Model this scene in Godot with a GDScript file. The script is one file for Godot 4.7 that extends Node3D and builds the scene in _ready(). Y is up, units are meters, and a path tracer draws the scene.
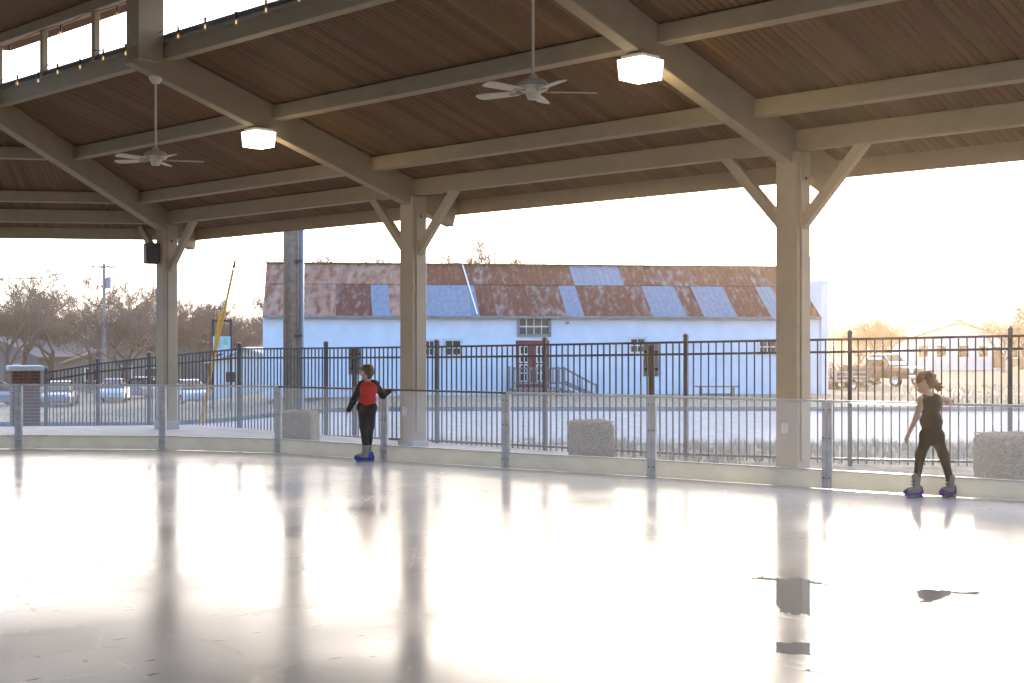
extends Node3D
# A covered ice rink at sunset. y up, metres. The camera stands on the ice at (0, 1.6, 0) and looks along -z; "depth" d below is -z.

const F := 1346.0
const EYE := 1.6
var taken := {}
var ORG := Vector3.ZERO
var col := Color(1, 1, 1)
var rng := RandomNumberGenerator.new()
var M := {}

func _ready():
	rng.seed = 7
	camera_and_light()
	materials()
	terrain()
	rink_floor()
	pavilion()
	rink_barrier()
	metal_fence()
	barn()
	neighbours()
	trees()
	street_things()
	pavilion_fittings()
	bales_and_posts()
	people()

func camera_and_light():
	var cam := Camera3D.new()
	cam.name = "camera"
	cam.fov = rad_to_deg(2.0 * atan(341.5 / F))
	cam.near = 0.1
	cam.far = 3000.0
	cam.position = Vector3(0, EYE, 0)
	add_child(cam)
	cam.current = true
	var e := Environment.new()
	e.background_mode = Environment.BG_SKY
	e.tonemap_mode = Environment.TONE_MAPPER_LINEAR
	e.tonemap_exposure = 0.94
	var sm := ProceduralSkyMaterial.new()
	sm.sky_top_color = lin(0.058, 0.20, 0.50)
	sm.sky_horizon_color = lin(0.38, 0.48, 0.64)
	sm.sky_curve = 0.24
	sm.ground_horizon_color = lin(0.30, 0.28, 0.26)
	sm.ground_bottom_color = lin(0.12, 0.11, 0.10)
	sm.sun_angle_max = 110.0
	sm.sun_curve = 0.7
	var sky := Sky.new()
	sky.sky_material = sm
	e.sky = sky
	e.background_energy_multiplier = 5.2
	# haze added to imitate the lens flare's warm veil; the low sun lights it
	e.volumetric_fog_enabled = true
	e.volumetric_fog_density = 0.00072
	e.volumetric_fog_albedo = lin(1.0, 0.76, 0.47)  # golden tint of the flare put into the haze colour
	e.volumetric_fog_anisotropy = 0.8
	e.sdfgi_enabled = true
	e.ssao_enabled = true
	e.ssil_enabled = true
	var we := WorldEnvironment.new()
	we.name = "world_environment"
	we.environment = e
	add_child(we)
	var sun := DirectionalLight3D.new()
	sun.name = "sun"
	sun.light_color = lin(1.0, 0.87, 0.72)
	sun.light_energy = 1.4
	sun.light_angular_distance = 3.0
	sun.shadow_enabled = true
	add_child(sun)
	# the sun stands low over the roofs beyond the fence, 16 degrees to the right of the view
	var az := deg_to_rad(15.5)
	var el := deg_to_rad(4.2)
	var to_sun := Vector3(sin(az) * cos(el), sin(el), -cos(az) * cos(el))
	sun.look_at_from_position(Vector3.ZERO, -to_sun, Vector3.UP)

# ---------------------------------------------------------------- helpers

func lin(r: float, g: float, b: float, a := 1.0) -> Color:
	var c := Color(r, g, b).linear_to_srgb()
	c.a = a
	return c

func at(px: float, d: float, y: float) -> Vector3:
	return Vector3((px - 512.0) / F * d, y, -d)

func numbered(n: String) -> String:
	if not taken.has(n):
		taken[n] = 0
		return n
	taken[n] += 1
	return "%s_%03d" % [n, taken[n]]

func S() -> SurfaceTool:
	var st := SurfaceTool.new()
	st.begin(Mesh.PRIMITIVE_TRIANGLES)
	col = Color(1, 1, 1)
	return st

func tri(st: SurfaceTool, a: Vector3, b: Vector3, c: Vector3, n: Vector3):
	var g := (b - a).cross(c - a).normalized()
	var o := [a, b, c]
	if g.dot(n) > 0.0:
		o = [a, c, b]
	else:
		g = -g
	for p in o:
		st.set_normal(g)
		st.set_color(col)
		st.add_vertex(p)

func quad(st: SurfaceTool, a: Vector3, b: Vector3, c: Vector3, d: Vector3, n: Vector3):
	tri(st, a, b, c, n)
	tri(st, a, c, d, n)

func add_box(st: SurfaceTool, c: Vector3, size: Vector3, B := Basis.IDENTITY, bev := 0.0):
	var h := size * 0.5
	var dirs := [Vector3.RIGHT, Vector3.UP, Vector3.BACK]
	for ax in 3:
		for s in [-1.0, 1.0]:
			var n: Vector3 = dirs[ax] * s
			var u: Vector3 = dirs[(ax + 1) % 3]
			var v: Vector3 = dirs[(ax + 2) % 3]
			var hu: float = h[(ax + 1) % 3] - bev
			var hv: float = h[(ax + 2) % 3] - bev
			var m: Vector3 = n * h[ax]
			quad(st, c + B * (m - u * hu - v * hv), c + B * (m + u * hu - v * hv), c + B * (m + u * hu + v * hv), c + B * (m - u * hu + v * hv), B * n)
	if bev <= 0.0:
		return
	for ax in 3:
		var u: int = (ax + 1) % 3
		var v: int = (ax + 2) % 3
		for su in [-1.0, 1.0]:
			for sv in [-1.0, 1.0]:
				var p := Vector3.ZERO
				var q := Vector3.ZERO
				p[u] = su * h[u]
				p[v] = sv * (h[v] - bev)
				q[u] = su * (h[u] - bev)
				q[v] = sv * h[v]
				var l := Vector3.ZERO
				l[ax] = h[ax] - bev
				quad(st, c + B * (p - l), c + B * (p + l), c + B * (q + l), c + B * (q - l), B * (p + q))
	for sx in [-1.0, 1.0]:
		for sy in [-1.0, 1.0]:
			for sz in [-1.0, 1.0]:
				var s := Vector3(sx, sy, sz)
				var i := h - Vector3.ONE * bev
				tri(st, c + B * (s * Vector3(h.x, i.y, i.z)), c + B * (s * Vector3(i.x, h.y, i.z)), c + B * (s * Vector3(i.x, i.y, h.z)), B * s)

func beam(st: SurfaceTool, a: Vector3, b: Vector3, w: float, h: float, up := Vector3.UP, bev := 0.0):
	var z := (b - a).normalized()
	var x := up.cross(z).normalized()
	var y := z.cross(x)
	add_box(st, (a + b) * 0.5, Vector3(w, h, (b - a).length()), Basis(x, y, z), bev)

func tube(st: SurfaceTool, pts: Array, radii: Array, n := 6, caps := true):
	var rings := []
	var ref := Vector3(0.31, 0.2, 0.93)
	for i in pts.size():
		var t: Vector3 = (pts[min(i + 1, pts.size() - 1)] - pts[max(i - 1, 0)]).normalized()
		if absf(t.dot(ref)) > 0.95:
			ref = Vector3(0.9, 0.3, 0.1)
		var x := (ref - t * ref.dot(t)).normalized()
		var y := t.cross(x)
		ref = x
		var ring := []
		for k in n:
			var a := TAU * k / n
			ring.append(x * cos(a) + y * sin(a))
		rings.append(ring)
	for i in pts.size() - 1:
		for k in n:
			var k2: int = (k + 1) % n
			var p: Vector3 = pts[i]
			var q: Vector3 = pts[i + 1]
			var ra: float = radii[i]
			var rb: float = radii[i + 1]
			var v := [p + rings[i][k] * ra, p + rings[i][k2] * ra, q + rings[i + 1][k2] * rb, q + rings[i + 1][k] * rb]
			var nn := [rings[i][k], rings[i][k2], rings[i + 1][k2], rings[i + 1][k]]
			for idx in [0, 2, 1, 0, 3, 2]:
				st.set_normal(nn[idx])
				st.set_color(col)
				st.add_vertex(v[idx])
	if caps:
		for e in [0, pts.size() - 1]:
			var p: Vector3 = pts[e]
			var out: Vector3 = (pts[0] - pts[1]) if e == 0 else (pts[e] - pts[e - 1])
			var r: float = radii[e]
			for k in range(1, n - 1):
				tri(st, p + rings[e][0] * r, p + rings[e][k] * r, p + rings[e][k + 1] * r, out)

# profile: [radius, height] pairs from the bottom up; smooth across the turn, flat along the profile
func lathe(st: SurfaceTool, prof: Array, n: int, X := Transform3D.IDENTITY):
	for i in prof.size() - 1:
		var r0: float = prof[i][0]
		var y0: float = prof[i][1]
		var r1: float = prof[i + 1][0]
		var y1: float = prof[i + 1][1]
		var sl := Vector2(y1 - y0, r0 - r1)
		if sl.length() < 1e-7:
			continue
		sl = sl.normalized()
		for k in n:
			var a0 := TAU * k / n
			var a1 := TAU * (k + 1) / n
			var e0 := Vector3(cos(a0), 0, sin(a0))
			var e1 := Vector3(cos(a1), 0, sin(a1))
			var v := [X * (e0 * r0 + Vector3.UP * y0), X * (e1 * r0 + Vector3.UP * y0), X * (e1 * r1 + Vector3.UP * y1), X * (e0 * r1 + Vector3.UP * y1)]
			var nn := [X.basis * (e0 * sl.x + Vector3.UP * sl.y), X.basis * (e1 * sl.x + Vector3.UP * sl.y), X.basis * (e1 * sl.x + Vector3.UP * sl.y), X.basis * (e0 * sl.x + Vector3.UP * sl.y)]
			for idx in [0, 1, 2, 0, 2, 3]:
				st.set_normal(nn[idx].normalized())
				st.set_color(col)
				st.add_vertex(v[idx])

# a flat outline (x, y) in the plane of basis B at c, pushed along B.z from -thick/2 to thick/2
func slab(st: SurfaceTool, outline: PackedVector2Array, c: Vector3, B: Basis, thick: float):
	var idx := Geometry2D.triangulate_polygon(outline)
	var z := B.z * thick * 0.5
	for i in range(0, idx.size(), 3):
		var p := []
		for k in 3:
			p.append(c + B.x * outline[idx[i + k]].x + B.y * outline[idx[i + k]].y)
		tri(st, p[0] + z, p[1] + z, p[2] + z, B.z)
		tri(st, p[0] - z, p[1] - z, p[2] - z, -B.z)
	var cw := Geometry2D.is_polygon_clockwise(outline)
	for i in outline.size():
		var a := outline[i]
		var b := outline[(i + 1) % outline.size()]
		var o := Vector2(b.y - a.y, a.x - b.x) * (-1.0 if cw else 1.0)
		var pa := c + B.x * a.x + B.y * a.y
		var pb := c + B.x * b.x + B.y * b.y
		quad(st, pa - z, pb - z, pb + z, pa + z, B.x * o.x + B.y * o.y)

func obj(called: String, st: SurfaceTool, m: Material, parent: Node = null) -> MeshInstance3D:
	return put(called, st.commit(), m, parent)

func put(called: String, mesh: Mesh, m: Material, parent: Node = null) -> MeshInstance3D:
	var o := MeshInstance3D.new()
	o.mesh = mesh
	o.material_override = m
	if parent == null:
		o.name = numbered(called)
		add_child(o)
	else:
		o.name = called
		parent.add_child(o, true)
		if parent.get_parent() == self and not parent is MeshInstance3D:
			o.position = -ORG
	return o

func inst(called: String, mesh: Mesh, m: Material, parent: Node, X: Transform3D) -> MeshInstance3D:
	var o := put(called, mesh, m, parent)
	o.transform = Transform3D(X.basis, X.origin + o.position)
	return o

# a thing whose parts are given in world coordinates; its own origin is base
func thing(called: String, label: String, category: String, base := Vector3.ZERO, group := "") -> Node3D:
	var o := Node3D.new()
	o.name = numbered(called)
	add_child(o)
	o.position = base
	ORG = base
	tag(o, label, category, group)
	return o

func tag(o: Node, label: String, category: String, group := ""):
	o.set_meta("label", label)
	o.set_meta("category", category)
	if group != "":
		o.set_meta("group", group)

func structure(o: Node) -> Node:
	o.set_meta("kind", "structure")
	return o

func copy(o: Node3D, X: Transform3D, label: String, group := "") -> Node3D:
	var c: Node3D = o.duplicate()
	c.name = numbered(String(o.name).rstrip("0123456789").rstrip("_"))
	add_child(c)
	c.transform = X
	c.set_meta("label", label)
	if group != "":
		c.set_meta("group", group)
	return c

func box_mesh(size: Vector3, bev := 0.0) -> ArrayMesh:
	var st := S()
	add_box(st, Vector3.ZERO, size, Basis.IDENTITY, bev)
	return st.commit()

# ---------------------------------------------------------------- materials

func noise_img(seed_: int, freq: float, octaves: int, size: int, cellular := false) -> Image:
	var n := FastNoiseLite.new()
	n.seed = seed_
	n.noise_type = FastNoiseLite.TYPE_CELLULAR if cellular else FastNoiseLite.TYPE_SIMPLEX_SMOOTH
	n.frequency = freq
	n.fractal_octaves = octaves
	return n.get_seamless_image(size, size)

func ramp_tex(im: Image, stops: Array) -> ImageTexture:
	var lut := []
	for i in 256:
		var f := i / 255.0
		var c: Color = stops[0][1]
		for k in stops.size() - 1:
			if f >= stops[k][0]:
				var w: float = clampf((f - stops[k][0]) / maxf(stops[k + 1][0] - stops[k][0], 1e-4), 0, 1)
				c = stops[k][1].lerp(stops[k + 1][1], w)
		lut.append(c)
	var w := im.get_width()
	var h := im.get_height()
	var data := im.get_data()
	var bpp := data.size() / (w * h)
	var out := PackedByteArray()
	out.resize(w * h * 3)
	for i in w * h:
		var c: Color = lut[data[i * bpp]]
		out[i * 3] = int(clampf(c.r, 0, 1) * 255)
		out[i * 3 + 1] = int(clampf(c.g, 0, 1) * 255)
		out[i * 3 + 2] = int(clampf(c.b, 0, 1) * 255)
	return ImageTexture.create_from_image(Image.create_from_data(w, h, false, Image.FORMAT_RGB8, out))

func mat(key: String, r: float, g: float, b: float, rough := 0.7, metal := 0.0) -> StandardMaterial3D:
	var m := StandardMaterial3D.new()
	m.resource_name = key
	m.albedo_color = lin(r, g, b)
	m.roughness = rough
	m.metallic = metal
	M[key] = m
	return m

# a material whose colour wanders between two tones of the thing itself, in world space
func mottled(key: String, c0: Color, c1: Color, freq: float, scale: float, rough := 0.75, metal := 0.0, size := 256) -> StandardMaterial3D:
	var m := mat(key, 1, 1, 1, rough, metal)
	m.albedo_texture = ramp_tex(noise_img(hash(key) % 1000, freq, 5, size), [[0.0, c0], [0.3, c0], [0.7, c1], [1.0, c1]])
	m.uv1_triplanar = true
	m.uv1_world_triplanar = true
	m.uv1_scale = Vector3.ONE * scale
	return m

func materials():
	mottled("beam_paint", lin(0.295, 0.22, 0.135), lin(0.325, 0.245, 0.152), 0.02, 0.5, 0.6)
	M["beam_paint"].metallic_specular = 0.3
	mottled("column_paint", lin(0.355, 0.275, 0.178), lin(0.385, 0.30, 0.196), 0.02, 0.5, 0.6)  # same paint as the beams, lightened: light the columns catch is in the colour
	var m := mat("ceiling_wood", 1, 1, 1, 0.75)
	m.metallic_specular = 0.2
	m.vertex_color_use_as_albedo = true
	m.albedo_texture = ramp_tex(noise_img(5, 0.03, 4, 256), [[0.0, lin(0.86, 0.85, 0.84)], [1.0, lin(1, 1, 1)]])
	m.uv1_triplanar = true
	m.uv1_scale = Vector3(2.0, 2.0, 2.0)
	mottled("upper_boards", lin(0.150, 0.086, 0.046), lin(0.165, 0.096, 0.052), 0.03, 0.8, 0.8)
	M["upper_boards"].metallic_specular = 0.2
	mottled("roof_metal", lin(0.24, 0.22, 0.20), lin(0.30, 0.28, 0.26), 0.02, 0.3, 0.5)
	mottled("concrete", lin(0.34, 0.33, 0.31), lin(0.42, 0.41, 0.39), 0.02, 0.4, 0.85)
	mottled("pavement", lin(0.20, 0.205, 0.21), lin(0.29, 0.295, 0.30), 0.03, 0.25, 0.9)
	mottled("kerb", lin(0.16, 0.15, 0.14), lin(0.24, 0.22, 0.20), 0.03, 0.6, 0.9)
	mottled("soil", lin(0.16, 0.125, 0.075), lin(0.29, 0.235, 0.15), 0.03, 0.11, 0.95, 0.0, 512)
	m = mat("straw_grass", 1, 1, 1, 0.8)
	m.vertex_color_use_as_albedo = true
	mat("black_iron", 0.030, 0.020, 0.022, 0.4, 0.0)
	mottled("aluminium", lin(0.50, 0.49, 0.47), lin(0.62, 0.61, 0.59), 0.03, 0.8, 0.5, 0.0)
	mottled("kick_plastic", lin(0.82, 0.80, 0.73), lin(0.88, 0.865, 0.81), 0.025, 0.6, 0.45)
	M["kick_plastic"].backlight_enabled = true
	M["kick_plastic"].backlight = lin(0.75, 0.73, 0.65)
	m = mat("acrylic", 0.80, 0.82, 0.84, 0.12)
	m.transparency = BaseMaterial3D.TRANSPARENCY_ALPHA
	m.albedo_color.a = 0.05
	mat("rail_cap", 0.10, 0.095, 0.09, 0.45)
	mottled("white_wall", lin(0.67, 0.675, 0.68), lin(0.73, 0.735, 0.74), 0.012, 0.16, 0.8, 0.0, 512)
	m = mottled("galvanised", lin(0.13, 0.17, 0.21), lin(0.18, 0.22, 0.265), 0.03, 0.5, 0.6, 0.0)
	m.metallic_specular = 0.25
	var rust := noise_img(31, 0.018, 6, 512)
	for k in 3:
		m = mat("rust_%d" % k, 1, 1, 1, 0.75)
		var mid: float = [0.50, 0.60, 0.68][k]
		m.albedo_texture = ramp_tex(rust, [[0.0, lin(0.075, 0.022, 0.015)], [mid - 0.18, lin(0.14, 0.038, 0.024)], [mid - 0.02, lin(0.10, 0.034, 0.025)], [mid + 0.05, lin(0.17, 0.095, 0.07)], [mid + 0.18, lin(0.21, 0.155, 0.13)], [1.0, lin(0.26, 0.24, 0.23)]])
		m.uv1_triplanar = true
		m.uv1_world_triplanar = true
		m.metallic_specular = 0.25
		m.uv1_scale = Vector3(0.30, 0.15, 0.15)
		m.uv1_offset = Vector3(0.13 * k, 0.37 * k, 0)
	m = mat("rust_pale", 1, 1, 1, 0.75)
	m.albedo_texture = ramp_tex(noise_img(77, 0.016, 6, 512), [[0.0, lin(0.13, 0.045, 0.028)], [0.36, lin(0.20, 0.08, 0.05)], [0.46, lin(0.30, 0.15, 0.09)], [0.66, lin(0.34, 0.20, 0.135)], [1.0, lin(0.34, 0.25, 0.20)]])
	m.uv1_triplanar = true
	m.uv1_world_triplanar = true
	m.metallic_specular = 0.25
	m.uv1_scale = Vector3(0.3, 0.15, 0.15)
	mat("red_door", 0.20, 0.016, 0.018, 0.5)
	mat("cream_trim", 0.70, 0.66, 0.58, 0.6)
	mat("dark_glass", 0.02, 0.025, 0.03, 0.08)
	mottled("grey_wood", lin(0.20, 0.18, 0.155), lin(0.30, 0.27, 0.24), 0.03, 0.8, 0.85)
	mottled("pole_wood", lin(0.25, 0.185, 0.125), lin(0.33, 0.25, 0.175), 0.03, 0.7, 0.85)
	mat("conduit", 0.22, 0.25, 0.30, 0.45, 0.3)
	mottled("bark", lin(0.105, 0.070, 0.058), lin(0.17, 0.115, 0.09), 0.04, 0.5, 0.9)
	mat("twig", 0.16, 0.115, 0.095, 0.9)
	mottled("brick", lin(0.10, 0.035, 0.022), lin(0.17, 0.065, 0.042), 0.05, 2.0, 0.9)
	mottled("stone_cap", lin(0.42, 0.40, 0.36), lin(0.52, 0.50, 0.46), 0.03, 1.0, 0.85)
	mat("mortar", 0.32, 0.30, 0.27, 0.95)
	mat("white_enamel", 0.58, 0.48, 0.34, 0.45)
	mat("lamp_housing", 0.45, 0.40, 0.32, 0.5)
	m = mat("lamp_glow", 0.9, 0.9, 0.88, 0.4)
	m.emission_enabled = true
	m.emission = lin(1.0, 0.96, 0.86)
	m.emission_energy_multiplier = 4.0
	m = mat("bulb_filament", 0.9, 0.6, 0.3, 0.4)
	m.emission_enabled = true
	m.emission = lin(1.0, 0.62, 0.22)
	m.emission_energy_multiplier = 1.6
	m = mat("bulb_glass", 0.8, 0.6, 0.35, 0.05)
	m.transparency = BaseMaterial3D.TRANSPARENCY_ALPHA
	m.albedo_color.a = 0.25
	mat("black_plastic", 0.012, 0.012, 0.013, 0.5)
	mat("speaker_brown", 0.022, 0.017, 0.014, 0.6)
	mat("yellow_guard", 0.62, 0.33, 0.02, 0.5)
	mat("steel_wire", 0.10, 0.10, 0.10, 0.5, 0.5)
	mat("sign_back", 0.33, 0.30, 0.24, 0.7)
	mottled("hay", lin(0.19, 0.145, 0.078), lin(0.34, 0.27, 0.16), 0.09, 1.5, 0.95)
	m = mat("hay_strand", 1, 1, 1, 0.9)
	m.vertex_color_use_as_albedo = true
	mat("twine", 0.35, 0.18, 0.05, 0.9)
	# people
	m = mat("skin", 0.52, 0.30, 0.21, 0.55)
	m.subsurf_scatter_enabled = true
	m.subsurf_scatter_strength = 0.1
	mottled("black_cloth", lin(0.012, 0.011, 0.012), lin(0.022, 0.020, 0.020), 0.05, 5.0, 0.9)
	mottled("red_cloth", lin(0.50, 0.022, 0.02), lin(0.62, 0.035, 0.03), 0.05, 5.0, 0.9)
	mottled("charcoal_cloth", lin(0.022, 0.018, 0.014), lin(0.036, 0.030, 0.024), 0.05, 5.0, 0.9)
	# folds in the cloth
	var folds := ImageTexture.create_from_image(noise_img(61, 0.02, 3, 256))
	for key in ["black_cloth", "red_cloth", "charcoal_cloth"]:
		M[key].heightmap_enabled = true
		M[key].heightmap_texture = folds
		M[key].heightmap_scale = 0.3
	mottled("brown_hair", lin(0.07, 0.032, 0.016), lin(0.13, 0.062, 0.032), 0.09, 9.0, 0.6)
	mottled("auburn_hair", lin(0.24, 0.125, 0.05), lin(0.36, 0.20, 0.09), 0.09, 9.0, 0.5)
	M["auburn_hair"].backlight_enabled = true
	M["auburn_hair"].backlight = lin(0.70, 0.48, 0.24)
	mottled("boot_grey", lin(0.20, 0.185, 0.16), lin(0.30, 0.28, 0.25), 0.06, 4.0, 0.6)
	mat("blue_plastic", 0.010, 0.035, 0.36, 0.3)
	mat("purple_plastic", 0.075, 0.055, 0.24, 0.35)
	mat("blade_steel", 0.16, 0.16, 0.17, 0.4, 0.4)
	mat("eye_dark", 0.01, 0.008, 0.007, 0.2)
	# vehicles
	mat("car_silver", 0.20, 0.23, 0.27, 0.25, 0.3)
	mat("car_white", 0.50, 0.51, 0.52, 0.3)
	mat("car_maroon", 0.05, 0.014, 0.012, 0.4)
	mat("tyre", 0.015, 0.015, 0.015, 0.9)
	mat("chrome", 0.55, 0.55, 0.56, 0.2, 0.9)
	mat("headlight_glass", 0.75, 0.76, 0.78, 0.1)
	mat("tail_red", 0.35, 0.01, 0.01, 0.3)
	mat("house_white", 0.66, 0.65, 0.62, 0.8)
	mat("house_tan", 0.26, 0.20, 0.145, 0.85)
	mat("house_grey", 0.22, 0.20, 0.18, 0.85)
	mottled("shingle_grey", lin(0.16, 0.14, 0.13), lin(0.24, 0.22, 0.20), 0.06, 0.8, 0.9)
	mottled("shingle_tan", lin(0.24, 0.17, 0.12), lin(0.32, 0.24, 0.17), 0.06, 0.8, 0.9)
	mat("pale_roof", 0.58, 0.62, 0.66, 0.5, 0.2)

# ---------------------------------------------------------------- ground

var GX := [-600.0, -300.0, -150.0, -80.0, -50.0, -30.0, -20.0, -15.0, -12.0, -10.0, -8.0, -6.5, -5.0, -3.0, 0.0, 3.0, 6.0, 10.0, 15.0, 22.0, 35.0, 55.0, 90.0, 160.0, 300.0, 600.0]
var GD := [-300.0, -80.0, -30.0, -5.0, 5.0, 10.0, 14.0, 16.0, 18.0, 20.0, 22.0, 24.0, 26.0, 28.0, 31.0, 34.0, 37.0, 37.3, 40.0, 44.0, 48.0, 52.0, 58.0, 66.0, 75.0, 90.0, 110.0, 130.0, 170.0, 250.0, 400.0, 700.0, 1200.0]

func gh_raw(x: float, d: float) -> float:
	var knots := [[0.0, -0.03], [21.0, -0.05], [30.0, -0.30], [50.0, -0.38], [75.0, -0.85], [130.0, -1.05], [400.0, -1.3], [1500.0, -1.5]]
	var y: float = knots[0][1]
	for i in knots.size() - 1:
		if d >= knots[i][0]:
			y = lerpf(knots[i][1], knots[i + 1][1], clampf((d - knots[i][0]) / (knots[i + 1][0] - knots[i][0]), 0, 1))
	var left := smoothstep(-4.0, -10.0, x) * smoothstep(17.0, 26.0, d) * (1.0 - smoothstep(40.0, 75.0, d))
	var dip := smoothstep(-11.0, -18.0, x) * smoothstep(38.0, 66.0, d)
	return y - 0.42 * left - 1.35 * dip

func gh(x: float, d: float) -> float:
	var i := clampi(GX.bsearch(x) - 1, 0, GX.size() - 2)
	var j := clampi(GD.bsearch(d) - 1, 0, GD.size() - 2)
	var u: float = clampf((x - GX[i]) / (GX[i + 1] - GX[i]), 0, 1)
	var v: float = clampf((d - GD[j]) / (GD[j + 1] - GD[j]), 0, 1)
	return lerpf(lerpf(gh_raw(GX[i], GD[j]), gh_raw(GX[i + 1], GD[j]), u), lerpf(gh_raw(GX[i], GD[j + 1]), gh_raw(GX[i + 1], GD[j + 1]), u), v)

func terrain():
	var st := S()
	for j in GD.size() - 1:
		for i in GX.size() - 1:
			var p := []
			for c in [[0, 0], [1, 0], [1, 1], [0, 1]]:
				var x: float = GX[i + c[0]]
				var d: float = GD[j + c[1]]
				p.append(Vector3(x, gh_raw(x, d), -d))
			quad(st, p[0], p[1], p[2], p[3], Vector3.UP)
	structure(obj("ground", st, M.soil))
	# the paved lot between the fence and the strip of grass in front of the barn
	st = S()
	for j in GD.size() - 1:
		if GD[j] < 22.0 or GD[j + 1] > 37.05:
			continue
		for i in GX.size() - 1:
			if GX[i] < -30.0 or GX[i + 1] > 56.0:
				continue
			var p := []
			for c in [[0, 0], [1, 0], [1, 1], [0, 1]]:
				var x: float = GX[i + c[0]]
				var d: float = GD[j + c[1]]
				p.append(Vector3(x, gh_raw(x, d) + 0.012, -d))
			quad(st, p[0], p[1], p[2], p[3], Vector3.UP)
	structure(obj("pavement", st, M.pavement))
	# its kerb
	st = S()
	for i in GX.size() - 1:
		if GX[i] < -30.0 or GX[i + 1] > 56.0:
			continue
		beam(st, Vector3(GX[i], gh_raw(GX[i], 37.1) + 0.06, -37.15), Vector3(GX[i + 1], gh_raw(GX[i + 1], 37.1) + 0.06, -37.15), 0.16, 0.14)
	structure(obj("kerb", st, M.kerb))
	# dead winter grass: strip before the barn, field on the left, tufts along the fence
	var blade := S()
	for k in 7:
		var a := TAU * k / 7.0 + rng.randf()
		var r := rng.randf_range(0.01, 0.05)
		var h := rng.randf_range(0.55, 1.0)
		var lean := Vector3(cos(a), 0, sin(a))
		var side := Vector3(-sin(a), 0, cos(a)) * 0.018
		col = Color(1, 1, 1) * rng.randf_range(0.8, 1.1)
		var b0 := lean * r
		var b1 := lean * (r + 0.12 * h) + Vector3.UP * h * 0.6
		var b2 := lean * (r + 0.34 * h) + Vector3.UP * h
		quad(blade, b0 - side, b0 + side, b1 + side * 0.7, b1 - side * 0.7, lean)
		tri(blade, b1 - side * 0.7, b1 + side * 0.7, b2, lean)
	var mm := MultiMesh.new()
	mm.transform_format = MultiMesh.TRANSFORM_3D
	mm.use_colors = true
	mm.mesh = blade.commit()
	var spots := []
	for k in 9000:
		spots.append([rng.randf_range(-14, 22), rng.randf_range(37.4, 49.0), rng.randf_range(0.06, 0.17)])
	for k in 5200:
		spots.append([rng.randf_range(-40, -10), rng.randf_range(38.0, 72.0), rng.randf_range(0.08, 0.2)])
	for k in 2600:
		spots.append([rng.randf_range(14, 32), rng.randf_range(50.0, 75.0), rng.randf_range(0.08, 0.22)])
	for k in 2600:
		spots.append([rng.randf_range(1.0, 14.0), rng.randf_range(18.0, 22.0), rng.randf_range(0.07, 0.22)])
	for k in 700:
		spots.append([rng.randf_range(-9.0, 1.0), rng.randf_range(21.5, 23.5), rng.randf_range(0.05, 0.14)])
	mm.instance_count = spots.size()
	for k in spots.size():
		var p: Array = spots[k]
		var B := Basis(Vector3.UP, rng.randf() * TAU).scaled(Vector3(p[2] * 1.4, p[2], p[2] * 1.4))
		mm.set_instance_transform(k, Transform3D(B, Vector3(p[0], gh(p[0], p[1]) - 0.005, -p[1])))
		var t := rng.randf()
		mm.set_instance_color(k, Color(0.36, 0.29, 0.18).lerp(Color(0.50, 0.44, 0.31), t))
	var gr := MultiMeshInstance3D.new()
	gr.name = "grass"
	gr.multimesh = mm
	gr.material_override = M.straw_grass
	add_child(gr)
	gr.set_meta("kind", "stuff")
	gr.set_meta("label", "dead straw coloured winter grass beyond the fence")
	gr.set_meta("category", "grass")

# ---------------------------------------------------------------- rink floor

# bases of the barrier's posts (x, depth), one every two metres or so
var BOARD := [Vector2(-15.6, 17.6), Vector2(-13.7, 18.6), Vector2(-11.6, 19.45), Vector2(-9.5, 19.95), Vector2(-7.36, 20.08), Vector2(-5.17, 19.92), Vector2(-3.35, 19.31), Vector2(-1.72, 18.15), Vector2(-0.075, 16.98), Vector2(1.653, 15.89), Vector2(3.425, 14.62), Vector2(5.22, 13.43), Vector2(7.0, 12.3), Vector2(8.8, 11.15)]

func flat_sheet(outline: PackedVector2Array, y: float, uv_scale: float) -> ArrayMesh:
	var st := S()
	var idx := Geometry2D.triangulate_polygon(outline)
	for i in range(0, idx.size(), 3):
		var p := []
		for k in 3:
			var q := outline[idx[i + k]]
			p.append(Vector3(q.x, y, -q.y))
		if (p[1] - p[0]).cross(p[2] - p[0]).y > 0:
			p = [p[0], p[2], p[1]]
		for v in p:
			st.set_normal(Vector3.UP)
			st.set_uv(Vector2(v.x, v.z) * uv_scale)
			st.add_vertex(v)
	return st.commit()

func line_on(im: Image, a: Vector2, b: Vector2, c: Color, w: int):
	var n := int(a.distance_to(b)) + 1
	for i in n + 1:
		var p := a.lerp(b, float(i) / n)
		for k in w:
			var q := Vector2i(int(p.x) + (k % 2), int(p.y) + k / 2)
			if q.x >= 0 and q.y >= 0 and q.x < im.get_width() and q.y < im.get_height():
				im.set_pixel(q.x, q.y, im.get_pixel(q.x, q.y).lerp(c, c.a))

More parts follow.
